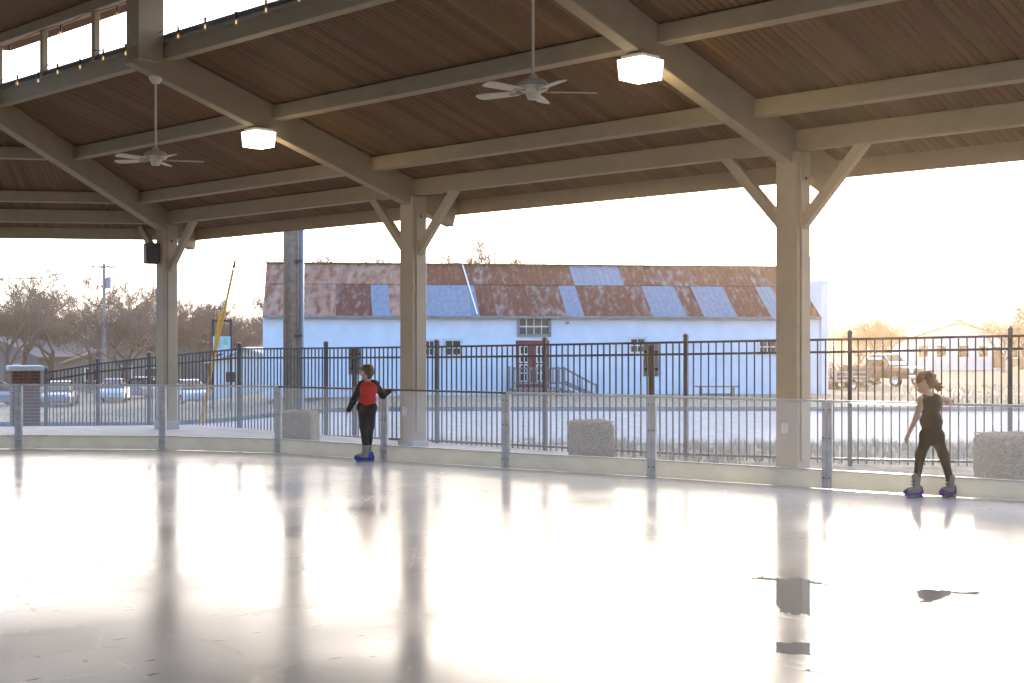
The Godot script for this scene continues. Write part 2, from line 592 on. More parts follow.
func rink_floor():
	var fl := PackedVector2Array()
	for q in [[-26.0, -1.3], [13.9, -1.3], [18.6, 4.9], [18.6, 22.0], [13.9, 28.3], [-26.0, 28.3]]:
		var p := PV(q[0], q[1], 0)
		fl.append(Vector2(p.x, -p.z))
	structure(put("concrete_floor", flat_sheet(fl, -0.014, 0.2), M.concrete))
	# ice: white with faint scuffs, skate scratches and bits of dirt; the texture covers 24 m
	var n := 2048
	var base := noise_img(12, 0.006, 5, 1024)
	base.resize(n, n, Image.INTERPOLATE_BILINEAR)
	var im: Image = ramp_tex(base, [[0.0, lin(0.76, 0.79, 0.82)], [0.35, lin(0.83, 0.855, 0.87)], [0.6, lin(0.89, 0.90, 0.905)], [1.0, lin(0.92, 0.925, 0.925)]]).get_image()
	var ru: Image = ramp_tex(noise_img(15, 0.011, 5, 1024), [[0.0, Color(0.11, 0.11, 0.11)], [0.4, Color(0.17, 0.17, 0.17)], [0.7, Color(0.22, 0.22, 0.22)], [1.0, Color(0.28, 0.28, 0.28)]]).get_image()
	ru.resize(n, n, Image.INTERPOLATE_BILINEAR)
	var r := RandomNumberGenerator.new()
	r.seed = 3
	for k in 2200:
		var p := Vector2(r.randf() * n, r.randf() * n)
		var a := r.randf() * TAU
		var turn := r.randf_range(-0.035, 0.035)
		var steps := r.randi_range(4, 24)
		var c := Color(0.98, 0.98, 0.98, 0.5) if k % 3 else Color(0.66, 0.61, 0.57, 0.55)
		if k % 9 == 0:
			c = Color(0.55, 0.46, 0.38, 0.6)
		for i in steps:
			var q := p + Vector2(cos(a), sin(a)) * 7.0
			var cc := c
			cc.a *= clampf(r.randf_range(-0.5, 1.1), 0.0, 1.0)
			line_on(im, p, q, cc, 1)
			if cc.a > 0.15:
				line_on(ru, p, q, Color(0.4, 0.4, 0.4, 0.4), 1)
			p = q
			turn = clampf(turn + r.randf_range(-0.03, 0.03), -0.09, 0.09)
			a += turn
	for k in 1500:
		var p := Vector2(r.randf() * n, r.randf() * n)
		var q := p + Vector2(r.randf_range(-4, 4), r.randf_range(-4, 4))
		line_on(im, p, q, Color(0.45, 0.36, 0.28, r.randf_range(0.3, 0.8)), 2)
	# scuffed snow and grit: small uneven patches
	for k in 260:
		var p := Vector2(r.randf() * n, r.randf() * n)
		var big := r.randf_range(4, 26)
		var c := Color(0.99, 0.99, 1.0, 0.09) if k % 2 else Color(0.80, 0.77, 0.74, 0.09)
		for i in int(big * 3):
			var q := p + Vector2(r.randfn(), r.randfn()) * big * 0.5
			line_on(im, q, q + Vector2(r.randf_range(-7, 7), r.randf_range(-3, 3)), c, 2)
	var m := mat("ice", 1, 1, 1, 1.0)
	m.albedo_texture = ImageTexture.create_from_image(im)
	m.roughness_texture = ImageTexture.create_from_image(ru)
	m.roughness_texture_channel = BaseMaterial3D.TEXTURE_CHANNEL_RED
	m.metallic_specular = 0.5
	var hm := noise_img(22, 0.01, 4, 512)
	m.heightmap_enabled = true
	m.heightmap_texture = ImageTexture.create_from_image(hm)
	m.heightmap_scale = 0.12
	var ice := PackedVector2Array()
	for b in BOARD:
		ice.append(b + Vector2(0, 0.01))
	for q in [[12.5, 4.0], [13.0, -9.0], [-17.0, -9.0]]:
		ice.append(Vector2(q[0], q[1]))
	structure(put("ice", flat_sheet(ice, 0.0, 1.0 / 24.0), m))
	# melt water lying on the ice
	m = mat("melt_water", 0.80, 0.82, 0.84, 0.015)
	m.metallic_specular = 0.5
	var fn := FastNoiseLite.new()
	fn.seed = 9
	fn.frequency = 0.9
	for w in [[1.78, 8.50, 0.30, 0.62], [2.72, 8.42, 0.26, 0.22], [1.49, 7.02, 0.20, 0.13], [1.86, 7.34, 0.10, 0.05], [1.30, 7.52, 0.09, 0.05], [1.55, 6.55, 0.12, 0.05]] :
		var o := PackedVector2Array()
		for k in 260:
			var a := TAU * k / 260.0
			var f := 1.0 + 0.35 * fn.get_noise_2d(cos(a) * 1.6 + w[0] * 3.0, sin(a) * 1.6) + 0.22 * fn.get_noise_2d(cos(a) * 5.0 + w[0], sin(a) * 5.0 + w[1]) + 0.20 * fn.get_noise_2d(cos(a) * 17.0, sin(a) * 17.0 + w[1])
			o.append(Vector2(w[0] + cos(a) * w[2] * f, w[1] + sin(a) * w[3] * f))
		structure(put("puddle_water", flat_sheet(o, 0.0012, 1.0), m))

# ---------------------------------------------------------------- pavilion
# s runs along the long side, away from the camera, from the column beside the truck; t runs inward, square to it.

const SW := Vector2(-0.7113, 0.7029)
const COLS := [-13.2, -6.6, 0.0, 6.587]
const CORNER := 13.49
const PITCH := 0.313

func PV(s: float, t: float, y: float) -> Vector3:
	return Vector3(3.2155 - 0.7113 * s - 0.7029 * t, y, -(15.4 + 0.7029 * s - 0.7113 * t))

func ceil_y(t: float) -> float:
	return 3.998 + PITCH * t

func raft_y(t: float) -> float:
	return 3.585 + PITCH * t

func hip0(t: float) -> Vector2:
	return Vector2(CORNER - 0.5095 * t, t)

func hip1(t: float) -> Vector2:
	return Vector2(17.37 - t, 5.34 + 0.325 * t)

func hv(q: Vector2, y: float) -> Vector3:
	return PV(q.x, q.y, y)

func ceiling_board(st: SurfaceTool, a: Vector3, b: Vector3, side: Vector3, w: float):
	# one tongue and groove board seen from below: flat face and a chamfer on each long edge
	var h := side * (w * 0.5 - 0.001)
	var i := side * (w * 0.5 - 0.012)
	var up := Vector3.UP * 0.010
	quad(st, a - i, a + i, b + i, b - i, Vector3.DOWN)
	quad(st, a + i, a + h + up, b + h + up, b + i, Vector3.DOWN + side)
	quad(st, a - i, a - h + up, b - h + up, b - i, Vector3.DOWN - side)

func post_with_braces(P: Node3D, s: float, full := true):
	var Bw := Basis(Vector3(-SW.x, 0, SW.y), Vector3.UP, Vector3(-0.7029, 0, 0.7113).normalized()).orthonormalized()
	var st := S()
	var c := PV(s, 0, 0)
	add_box(st, c + Vector3.UP * 1.87, Vector3(0.285, 3.77, 0.285), Bw, 0.012)
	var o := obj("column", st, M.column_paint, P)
	st = S()
	add_box(st, c + Vector3.UP * 0.06, Vector3(0.34, 0.15, 0.34), Bw, 0.015)
	obj("base_plate", st, M.concrete, o)
	# raised strap on the two faces that carry the eave beam
	for k in [-1.0, 1.0]:
		st = S()
		add_box(st, PV(s + k * 0.152, 0, 2.0), Vector3(0.022, 3.5, 0.15), Bw, 0.004)
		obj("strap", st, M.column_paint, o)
		st = S()
		beam(st, PV(s + k * 0.10, 0, 2.90), PV(s + k * 0.93, 0, 3.80), 0.10, 0.125, Vector3.UP, 0.008)
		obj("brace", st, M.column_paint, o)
	for y in [3.45, 2.98]:
		st = S()
		lathe(st, [[0.0, 0.0], [0.02, 0.0], [0.02, 0.014], [0.0, 0.018]], 8, Transform3D(Basis(Vector3(0, 0, 1), Vector3(-SW.x, 0, SW.y) * 1.0, Vector3(0, -1, 0)).orthonormalized(), PV(s - 0.164, 0, y)))
		obj("bolt", st, M.black_iron, o)

func pavilion():
	var P := thing("pavilion", "open timber rink pavilion with beige beams and brown board ceiling", "pavilion", PV(0, 0, 0))
	var st: SurfaceTool
	var wv := Vector3(SW.x, 0, -SW.y)
	for s in COLS:
		post_with_braces(P, s)
	post_with_braces(P, CORNER)
	# rafters on the straight side, with tails past the columns
	for s in COLS:
		st = S()
		var up := Vector3(0, 1, 0)
		beam(st, PV(s, -0.80, raft_y(-0.80) + 0.2), PV(s, 4.64, raft_y(4.64) + 0.2), 0.17, 0.395, up, 0.01)
		obj("rafter", st, M.beam_paint, P)
	st = S()
	beam(st, hv(hip0(-0.80), raft_y(-0.80) + 0.2), hv(hip0(4.5), raft_y(4.5) + 0.2), 0.17, 0.395, Vector3.UP, 0.01)
	obj("rafter", st, M.beam_paint, P)
	st = S()
	beam(st, hv(hip1(-0.80), raft_y(-0.80) + 0.2), hv(hip1(4.5), raft_y(4.5) + 0.2), 0.17, 0.395, Vector3.UP, 0.01)
	obj("rafter", st, M.beam_paint, P)
	# purlins (two rows), eave beam and ring beam, bay by bay
	var rows := [[0.80, ceil_y(0.80) - 0.095, 0.18, 0.19, "purlin"], [2.50, ceil_y(2.50) - 0.095, 0.18, 0.19, "purlin"], [0.0, 3.885, 0.15, 0.235, "eave_beam"], [4.18, 5.235, 0.15, 0.175, "ring_beam"]]
	for row in rows:
		var t: float = row[0]
		var hs := hip0(t)
		var ends := [-13.2, -6.6, 0.0, 6.587, hs.x]
		for i in 4:
			st = S()
			var g := 0.075
			beam(st, PV(ends[i] + g, t, row[1]), PV(ends[i + 1] - g, t, row[1]), row[2], row[3], Vector3.UP, 0.008)
			obj(row[4], st, M.beam_paint, P)
		# the turned end of the roof
		st = S()
		var a := hv(hip0(t), row[1])
		var b := hv(hip1(t), row[1])
		var e := (b - a).normalized() * 0.08
		beam(st, a + e, b - e, row[2], row[3], Vector3.UP, 0.008)
		obj(row[4], st, M.beam_paint, P)
	# fascia along the eave
	var fy := 3.66
	for seg in [[PV(-24, -0.86, fy), hv(hip0(-0.86), fy)], [hv(hip0(-0.86), fy), hv(hip1(-0.86), fy)], [hv(hip1(-0.86), fy), PV(18.23, 22.0, fy)]]:
		st = S()
		beam(st, seg[0], seg[1], 0.045, 0.25, Vector3.UP, 0.006)
		obj("fascia", st, M.beam_paint, P)
	# board ceiling under the lower roof
	st = S()
	var w := 0.092
	var s := -20.0
	var tilt := Vector3.ZERO
	while s < CORNER + 0.4:
		var t1: float = min(4.12, (CORNER - s) / 0.5095)
		if t1 > -0.82:
			var f := rng.randf_range(0.82, 1.18)
			col = Color(0.155 * f, 0.089 * f * rng.randf_range(0.93, 1.05), 0.048 * f)
			ceiling_board(st, PV(s, -0.82, ceil_y(-0.82)), PV(s, t1, ceil_y(t1)), wv, w)
		s += w
	var cb := obj("ceiling_boards", st, M.ceiling_wood, P)
	cb.set_meta("kind", "stuff")
	st = S()
	var d1 := Vector2(cos(deg_to_rad(54)), sin(deg_to_rad(54)))
	var n1 := Vector2(-d1.y, d1.x)
	var u := -0.4
	var side1 := (PV(d1.x, d1.y, 0) - PV(0, 0, 0)).normalized()
	while u < 7.0:
		var t1 := 4.12
		t1 = min(t1, u / 0.5095)
		t1 = min(t1, (6.6 - u) / 0.325)
		if t1 > -0.82:
			var f := rng.randf_range(0.82, 1.18)
			col = Color(0.155 * f, 0.089 * f, 0.048 * f)
			var q0 := Vector2(CORNER, 0) + d1 * u + n1 * -0.82
			var q1 := Vector2(CORNER, 0) + d1 * u + n1 * t1
			ceiling_board(st, hv(q0, ceil_y(-0.82)), hv(q1, ceil_y(t1)), side1, w)
		u += w
	cb = obj("ceiling_boards", st, M.ceiling_wood, P)
	cb.set_meta("kind", "stuff")
	# roof covering of the lower roof
	st = S()
	for k in [0.03, 0.09]:
		var n := Vector3.UP if k > 0.05 else Vector3.DOWN
		var lo := -0.9
		var hi := 4.3
		var A := [PV(-24, lo, ceil_y(lo) + k), hv(hip0(lo), ceil_y(lo) + k), hv(hip1(lo), ceil_y(lo) + k), PV(17.37 + 0.9, 22.0, ceil_y(lo) + k)]
		var C := [PV(-24, hi, ceil_y(hi) + k), hv(hip0(hi), ceil_y(hi) + k), hv(hip1(hi), ceil_y(hi) + k), PV(17.37 - 4.3, 22.0, ceil_y(hi) + k)]
		for i in 3:
			quad(st, A[i], A[i + 1], C[i + 1], C[i], n)
		# the long side behind the camera
		quad(st, PV(-24, 27.9, ceil_y(lo) + k), PV(14, 27.9, ceil_y(lo) + k), PV(14, 22.7, ceil_y(hi) + k), PV(-24, 22.7, ceil_y(hi) + k), n)
	for i in 1:
		quad(st, PV(-24, -0.9, ceil_y(-0.9) + 0.03), PV(CORNER + 0.46, -0.9, ceil_y(-0.9) + 0.03), PV(CORNER + 0.46, -0.9, ceil_y(-0.9) + 0.09), PV(-24, -0.9, ceil_y(-0.9) + 0.09), PV(0, -1, 0) - PV(0, 0, 0))
	obj("roof", st, M.roof_metal, P)
	# raised middle roof over the clerestory
	var RY := 6.20
	st = S()
	var R0 := PV(-24, 13.5, RY + PITCH * 9.2)
	var R1 := PV(5.0, 13.5, RY + PITCH * 9.2)
	for k in [0.0, 0.12]:
		var n := Vector3.UP if k > 0.1 else Vector3.DOWN
		var kk: Vector3 = Vector3.UP * k
		var y0 := RY - PITCH * 0.4
		var c0 := hv(hip0(3.9), y0)
		var c1 := hv(hip1(3.9), y0)
		var c2 := PV(13.77, 20.5, y0)
		var c3 := PV(11.65, 23.4, y0)
		quad(st, PV(-24, 3.9, y0) + kk, c0 + kk, R1 + kk, R0 + kk, n)
		tri(st, c0 + kk, c1 + kk, R1 + kk, n)
		tri(st, c1 + kk, c2 + kk, R1 + kk, n)
		tri(st, c2 + kk, c3 + kk, R1 + kk, n)
		quad(st, PV(-24, 23.4, y0) + kk, c3 + kk, R1 + kk, R0 + kk, n)
	quad(st, PV(-24, 3.9, RY - PITCH * 0.4), hv(hip0(3.9), RY - PITCH * 0.4), hv(hip0(3.9), RY - PITCH * 0.4 + 0.12), PV(-24, 3.9, RY - PITCH * 0.4 + 0.12), PV(0, -1, 0) - PV(0, 0, 0))
	obj("upper_roof", st, M.upper_boards, P)
	# clerestory: posts over the rafters, mullions, sill rails, lintel
	for ss in [-6.6, 0.0, 6.587]:
		st = S()
		beam(st, PV(ss, 4.45, raft_y(4.5) + 0.1), PV(ss, 4.45, 6.5), 0.30, 0.36, Vector3(-0.7029, 0, 0.7113), 0.01)
		obj("clerestory_post", st, M.beam_paint, P)
	for q in [[4.18, 5.352, 0.12, 0.055, "sill"], [4.2, 5.455, 0.08, 0.028, "sill_rail"], [4.26, 6.11, 0.15, 0.14, "lintel"]]:
		var ends := [-13.2, -6.6, 0.0, 6.587, hip0(q[0]).x]
		for i in 4:
			st = S()
			beam(st, PV(ends[i] + 0.15, q[0], q[1]), PV(ends[i + 1] - 0.15, q[0], q[1]), q[2], q[3], Vector3.UP, 0.005)
			obj(q[4], st, M.beam_paint, P)
		st = S()
		beam(st, hv(hip0(q[0]), q[1]), hv(hip1(q[0]), q[1]), q[2], q[3], Vector3.UP, 0.005)
		obj(q[4], st, M.beam_paint, P)
	for ss in [8.25, 9.75, 11.2, 2.9, -1.9, -3.4, -4.9]:
		st = S()
		beam(st, PV(ss, 4.23, 5.36), PV(ss, 4.23, 6.05), 0.085, 0.085, wv, 0.005)
		obj("mullion", st, M.beam_paint, P)

func pavilion_fittings():
	var st: SurfaceTool
	# flush square lamps under the rafters
	for k in 2:
		var s: float = [0.0, 6.587][k]
		var t := 2.75
		var y := raft_y(t)
		var c := PV(s, t, y)
		var L := thing("rafter_lamp", ["glowing square lamp under the rafter that carries the fan before the truck", "glowing square lamp under the rafter that runs down to the column behind the boy"][k], "lamp", c, "square lamps under the rafters")
		var B := Basis(Vector3(-SW.x, 0, SW.y), Vector3.UP, Vector3(-0.7029, 0, 0.7113).normalized()).orthonormalized()
		st = S()
		add_box(st, c + Vector3(0, -0.012, 0), Vector3(0.28, 0.044, 0.28), B, 0.006)
		obj("housing", st, M.lamp_housing, L)
		st = S()
		var tops := []
		var bots := []
		for q in [[-1, -1], [1, -1], [1, 1], [-1, 1]]:
			tops.append(c + B * Vector3(q[0] * 0.165, -0.035, q[1] * 0.165))
			bots.append(c + B * Vector3(q[0] * 0.15, -0.235, q[1] * 0.15))
		for i in 4:
			var j := (i + 1) % 4
			quad(st, tops[i], tops[j], bots[j], bots[i], (tops[i] + tops[j]) * 0.5 - c)
		quad(st, bots[0], bots[1], bots[2], bots[3], Vector3.DOWN)
		quad(st, tops[0], tops[1], tops[2], tops[3], Vector3.UP)
		obj("diffuser", st, M.lamp_glow, L)
		var li := OmniLight3D.new()
		li.name = "lamp_light"
		li.light_color = lin(1.0, 0.82, 0.50)
		li.light_energy = 0.9
		li.light_size = 0.12
		li.omni_range = 30.0
		li.omni_attenuation = 2.0
		li.shadow_enabled = true
		L.add_child(li)
		li.position = Vector3(0, -0.31, 0)
	# ceiling fans on long rods
	for k in 2:
		var s: float = [0.0, 6.587][k]
		var t := 4.30
		var top := PV(s, t, raft_y(t))
		var hub := Vector3(top.x, 3.90, top.z)
		var fan := thing("ceiling_fan", ["cream five blade ceiling fan hanging over the ice before the barn's red door", "cream five blade ceiling fan hanging near the lit clerestory windows"][k], "ceiling fan", hub, "ceiling fans on long rods")
		st = S()
		lathe(st, [[0.0, -0.09], [0.05, -0.085], [0.085, -0.03], [0.085, 0.0], [0.0, 0.0]], 18, Transform3D(Basis.IDENTITY, top + Vector3(0, 0.01, 0)))
		obj("canopy", st, M.white_enamel, fan)
		st = S()
		tube(st, [top - Vector3(0, 0.05, 0), hub + Vector3(0, 0.12, 0)], [0.014, 0.014], 8)
		obj("rod", st, M.white_enamel, fan)
		st = S()
		lathe(st, [[0.0, -0.085], [0.05, -0.08], [0.062, -0.05], [0.075, -0.02], [0.13, 0.0], [0.148, 0.03], [0.148, 0.055], [0.11, 0.09], [0.05, 0.11], [0.028, 0.15], [0.0, 0.15]], 22, Transform3D(Basis.IDENTITY, hub))
		var mo := obj("motor", st, M.white_enamel, fan)
		st = S()
		lathe(st, [[0.1485, 0.034], [0.153, 0.036], [0.153, 0.05], [0.1485, 0.052]], 22, Transform3D(Basis.IDENTITY, hub))
		obj("trim_ring", st, M.sign_back, mo)
		for b in 5:
			var a: float = TAU * b / 5.0 + [0.12, 0.30][k]
			var B := Basis(Vector3.UP, a) * Basis(Vector3(1, 0, 0), 0.2)
			st = S()
			var ol := PackedVector2Array()
			for q in [[0.17, -0.048], [0.30, -0.058], [0.52, -0.066], [0.57, -0.058], [0.592, -0.03], [0.592, 0.03], [0.57, 0.058], [0.52, 0.066], [0.30, 0.058], [0.17, 0.048]]:
				ol.append(Vector2(q[0], q[1]))
			slab(st, ol, hub + Vector3(0, -0.01, 0), Basis(B.x, B.z, B.y), 0.009)
			var bl := obj("blade", st, M.white_enamel, fan)
			st = S()
			beam(st, hub + B.x * 0.10 + Vector3(0, -0.012, 0), hub + B.x * 0.24 + Vector3(0, -0.018, 0), 0.035, 0.012, B.y)
			obj("blade_arm", st, M.sign_back, bl)
	# string of small bulbs along the clerestory sill and lintel
	for row in 2:
		var y0: float = [5.50, 6.02][row]
		var SL := thing("string_light", ["black cable of amber bulbs sagging along the clerestory sill", "black cable of amber bulbs hung from the clerestory lintel"][row], "string light", PV(6.0, 4.34, y0))
		var pts := []
		var s := -3.0 + row * 0.4
		var step: float = [0.62, 1.55][row]
		var i := 0
		while s < 11.0:
			for k in 4:
				var f := k / 4.0
				pts.append(PV(s + step * f, 4.345 + 0.012 * sin(i * 2.3 + f * 5.0), y0 - 0.05 * sin(f * PI) - 0.02 * sin(i * 1.7)))
			s += step
			i += 1
		st = S()
		var rr := []
		for p in pts:
			rr.append(0.006)
		tube(st, pts, rr, 4)
		obj("cable", st, M.black_plastic, SL)
		for k in range(2, pts.size(), 4):
			var p: Vector3 = pts[k] + Vector3(0, -0.02 - rng.randf() * 0.05, 0)
			st = S()
			lathe(st, [[0.0, -0.03], [0.014, -0.03], [0.014, 0.03], [0.004, 0.06], [0.0, 0.06]], 8, Transform3D(Basis.IDENTITY, p))
			var so := obj("socket", st, M.black_plastic, SL)
			st = S()
			lathe(st, [[0.0, -0.115], [0.016, -0.108], [0.027, -0.085], [0.025, -0.06], [0.013, -0.03]], 10, Transform3D(Basis.IDENTITY, p))
			obj("bulb", st, M.bulb_glass, so)
			st = S()
			lathe(st, [[0.0, -0.095], [0.009, -0.085], [0.008, -0.055], [0.0, -0.045]], 6, Transform3D(Basis.IDENTITY, p))
			obj("filament", st, M.bulb_filament, so)
	# loudspeaker on the corner column
	var c := PV(CORNER, 0, 0)
	var sp := thing("loudspeaker", "dark brown loudspeaker box fixed high on the corner column", "loudspeaker", c + Vector3(-0.26, 3.22, 0.10))
	st = S()
	add_box(st, ORG, Vector3(0.24, 0.38, 0.24), Basis(Vector3.UP, 0.5), 0.015)
	obj("cabinet", st, M.speaker_brown, sp)
	st = S()
	add_box(st, ORG + Basis(Vector3.UP, 0.5) * Vector3(0, 0, 0.123), Vector3(0.20, 0.34, 0.008), Basis(Vector3.UP, 0.5))
	obj("grille", st, M.black_plastic, sp)
	st = S()
	add_box(st, ORG + Vector3(0.14, 0, -0.06), Vector3(0.10, 0.06, 0.04), Basis(Vector3.UP, 0.5))
	obj("bracket", st, M.black_iron, sp)
	# small electrical boxes on the two nearer columns
	for k in 2:
		var s: float = [0.0, 6.587][k]
		var B := Basis(Vector3(-SW.x, 0, SW.y), Vector3.UP, Vector3(-0.7029, 0, 0.7113).normalized()).orthonormalized()
		var p := PV(s, 0.165, [0.62, 0.57][k])
		var ob := thing("outlet_box", ["grey outlet box on the column beside the truck", "grey outlet box on the column by the boy's hand"][k], "outlet box", p, "outlet boxes on the columns")
		st = S()
		add_box(st, p, Vector3(0.075, 0.12, 0.045), B, 0.006)
		obj("box", st, M.aluminium, ob)
		st = S()
		add_box(st, p + B.z * 0.024, Vector3(0.06, 0.10, 0.008), B, 0.002)
		obj("cover", st, M.white_enamel, ob)

# ---------------------------------------------------------------- barrier round the ice

func rink_barrier():
	var R := thing("rink_barrier", "low rink barrier of clear scratched panels on a cream kick board", "barrier", Vector3(BOARD[8].x, 0, -BOARD[8].y))
	var st: SurfaceTool
	var H := 0.965
	for i in BOARD.size() - 1:
		var a := Vector3(BOARD[i].x, 0, -BOARD[i].y)
		var b := Vector3(BOARD[i + 1].x, 0, -BOARD[i + 1].y)
		var d := (b - a).normalized()
		var out := d.cross(Vector3.UP).normalized()
		if out.z > 0:
			out = -out
		# kick board with its ledge
		st = S()
		beam(st, a + d * 0.055 + Vector3.UP * 0.10, b - d * 0.055 + Vector3.UP * 0.10, 0.05, 0.185, Vector3.UP, 0.006)
		obj("kick_board", st, M.kick_plastic, R)
		st = S()
		beam(st, a + d * 0.055 + Vector3.UP * 0.2, b - d * 0.055 + Vector3.UP * 0.2, 0.062, 0.014, Vector3.UP, 0.003)
		obj("ledge", st, M.aluminium, R)
		st = S()
		beam(st, a + d * 0.05 + Vector3.UP * (0.208 + (H - 0.235) * 0.5), b - d * 0.05 + Vector3.UP * (0.208 + (H - 0.235) * 0.5), 0.010, H - 0.235, Vector3.UP)
		obj("panel", st, M.acrylic, R)
		st = S()
		beam(st, a + d * 0.004 + Vector3.UP * (H - 0.012), b - d * 0.004 + Vector3.UP * (H - 0.012), 0.05, 0.026, Vector3.UP, 0.005)
		obj("top_rail", st, M.rail_cap if i in [6, 7] else M.aluminium, R)
		for e in [a + d * 0.030, b - d * 0.030]:
			st = S()
			beam(st, e + Vector3.UP * 0.004, e + Vector3.UP * (H - 0.026), 0.046, 0.052, d, 0.004)
			var po := obj("post", st, M.aluminium, R)
			for y in [0.12, 0.55, 0.86]:
				st = S()
				lathe(st, [[0.0, 0.0], [0.009, 0.0], [0.009, 0.006], [0.0, 0.008]], 6, Transform3D(Basis(d, -out, d.cross(-out)), e - out * 0.0255 + Vector3.UP * y))
				obj("bolt", st, M.black_iron, po)

# ---------------------------------------------------------------- black picket fence

func metal_fence():
	var K := [[46, 28.3, 0.96], [98, 27.6, 1.16], [149, 26.9, 1.29], [239, 25.2, 1.48], [326, 23.2, 1.505], [437, 21.4, 1.535], [545, 20.0, 1.57], [686, 18.6, 1.61], [850, 17.8, 1.65], [1010, 17.3, 1.69], [1180, 16.8, 1.72]]
	var Fe := thing("metal_fence", "black metal picket fence with capped posts around the pavilion", "fence", at(545, 20.0, -0.05))
	var post := box_mesh(Vector3(0.056, 1.0, 0.056), 0.0)
	var pick := box_mesh(Vector3(0.018, 1.0, 0.018), 0.0)
	var st := S()
	lathe(st, [[0.046, 0.0], [0.046, 0.018], [0.03, 0.035], [0.012, 0.045], [0.0, 0.046]], 4, Transform3D(Basis(Vector3.UP, PI / 4), Vector3.ZERO))
	var cap := st.commit()
	var tops := []
	var lows := []
	for k in K:
		var t := at(k[0], k[1], k[2])
		tops.append(t)
		lows.append(gh(t.x, -t.z))
	for i in K.size():
		var t: Vector3 = tops[i]
		var g: float = lows[i]
		var d: Vector3 = (tops[min(i + 1, K.size() - 1)] - tops[max(i - 1, 0)])
		var B := Basis(Vector3.UP, atan2(-d.z, d.x))
		var h: float = t.y + 0.06 - g + 0.05
		var po := inst("post", post, M.black_iron, Fe, Transform3D(B * Basis.from_scale(Vector3(1, h, 1)), Vector3(t.x, g - 0.05 + h * 0.5, t.z)))
		var c := inst("post_cap", cap, M.black_iron, Fe, Transform3D(B, Vector3(t.x, t.y + 0.06, t.z)))
	for i in K.size() - 1:
		var a: Vector3 = tops[i]
		var b: Vector3 = tops[i + 1]
		var ga: float = lows[i]
		var gb: float = lows[i + 1]
		var d := b - a
		var B := Basis(Vector3.UP, atan2(-d.z, d.x))
		for off in [-0.02, -0.185]:
			st = S()
			beam(st, a + Vector3.UP * off, b + Vector3.UP * off, 0.031, 0.031)
			obj("rail", st, M.black_iron, Fe)
		st = S()
		beam(st, Vector3(a.x, ga + 0.09, a.z), Vector3(b.x, gb + 0.09, b.z), 0.031, 0.031)
		obj("rail", st, M.black_iron, Fe)
		var n := int(round(Vector2(d.x, d.z).length() / 0.105))
		for k in range(1, n):
			var f := float(k) / n
			var p := a.lerp(b, f)
			var g := lerpf(ga, gb, f) + 0.03
			var hh := p.y - 0.02 - g
			inst("picket", pick, M.black_iron, Fe, Transform3D(B * Basis.from_scale(Vector3(1, hh, 1)), Vector3(p.x, g + hh * 0.5, p.z)))
	# brick pillar at the end of the fence
	var c := at(25, 27.6, 0)
	var g := gh(c.x, -c.z) - 0.03
	var Pi := thing("brick_pillar", "square red brick pillar with pale stone cap at the fence's end", "pillar", Vector3(c.x, g, c.z))
	var top := 1.00
	var B := Basis(Vector3.UP, 0.45)
	st = S()
	add_box(st, Vector3(c.x, (g + top) * 0.5, c.z), Vector3(0.50, top - g, 0.50), B)
	obj("core", st, M.mortar, Pi)
	st = S()
	var y := g + 0.01
	var row := 0
	while y < top - 0.06:
		for f in 4:
			var Bf := B * Basis(Vector3.UP, f * PI / 2)
			var x := -0.26 + (0.0 if row % 2 == 0 else -0.105)
			while x < 0.255:
				var x0: float = max(x, -0.26)
				var x1: float = min(x + 0.2, 0.26)
				if x1 - x0 > 0.03:
					add_box(st, Vector3(c.x, y + 0.03, c.z) + Bf * Vector3((x0 + x1) * 0.5, 0, 0.255), Vector3(x1 - x0 - 0.002, 0.058, 0.03 + rng.randf() * 0.004), Bf)
				x += 0.21
		y += 0.07
		row += 1
	var bs := obj("bricks", st, M.brick, Pi)
	bs.set_meta("kind", "stuff")
	st = S()
	add_box(st, Vector3(c.x, top + 0.055, c.z), Vector3(0.68, 0.11, 0.68), B, 0.02)
	obj("stone_cap", st, M.stone_cap, Pi)

# ---------------------------------------------------------------- barn

var BU := Vector3(0.990, 0, -0.139).normalized()
var BV := Vector3(-0.139, 0, -0.990).normalized()

func bp(u: float, v: float, y: float) -> Vector3:
	return Vector3(-9.07, y, -49.0) + BU * u + BV * v

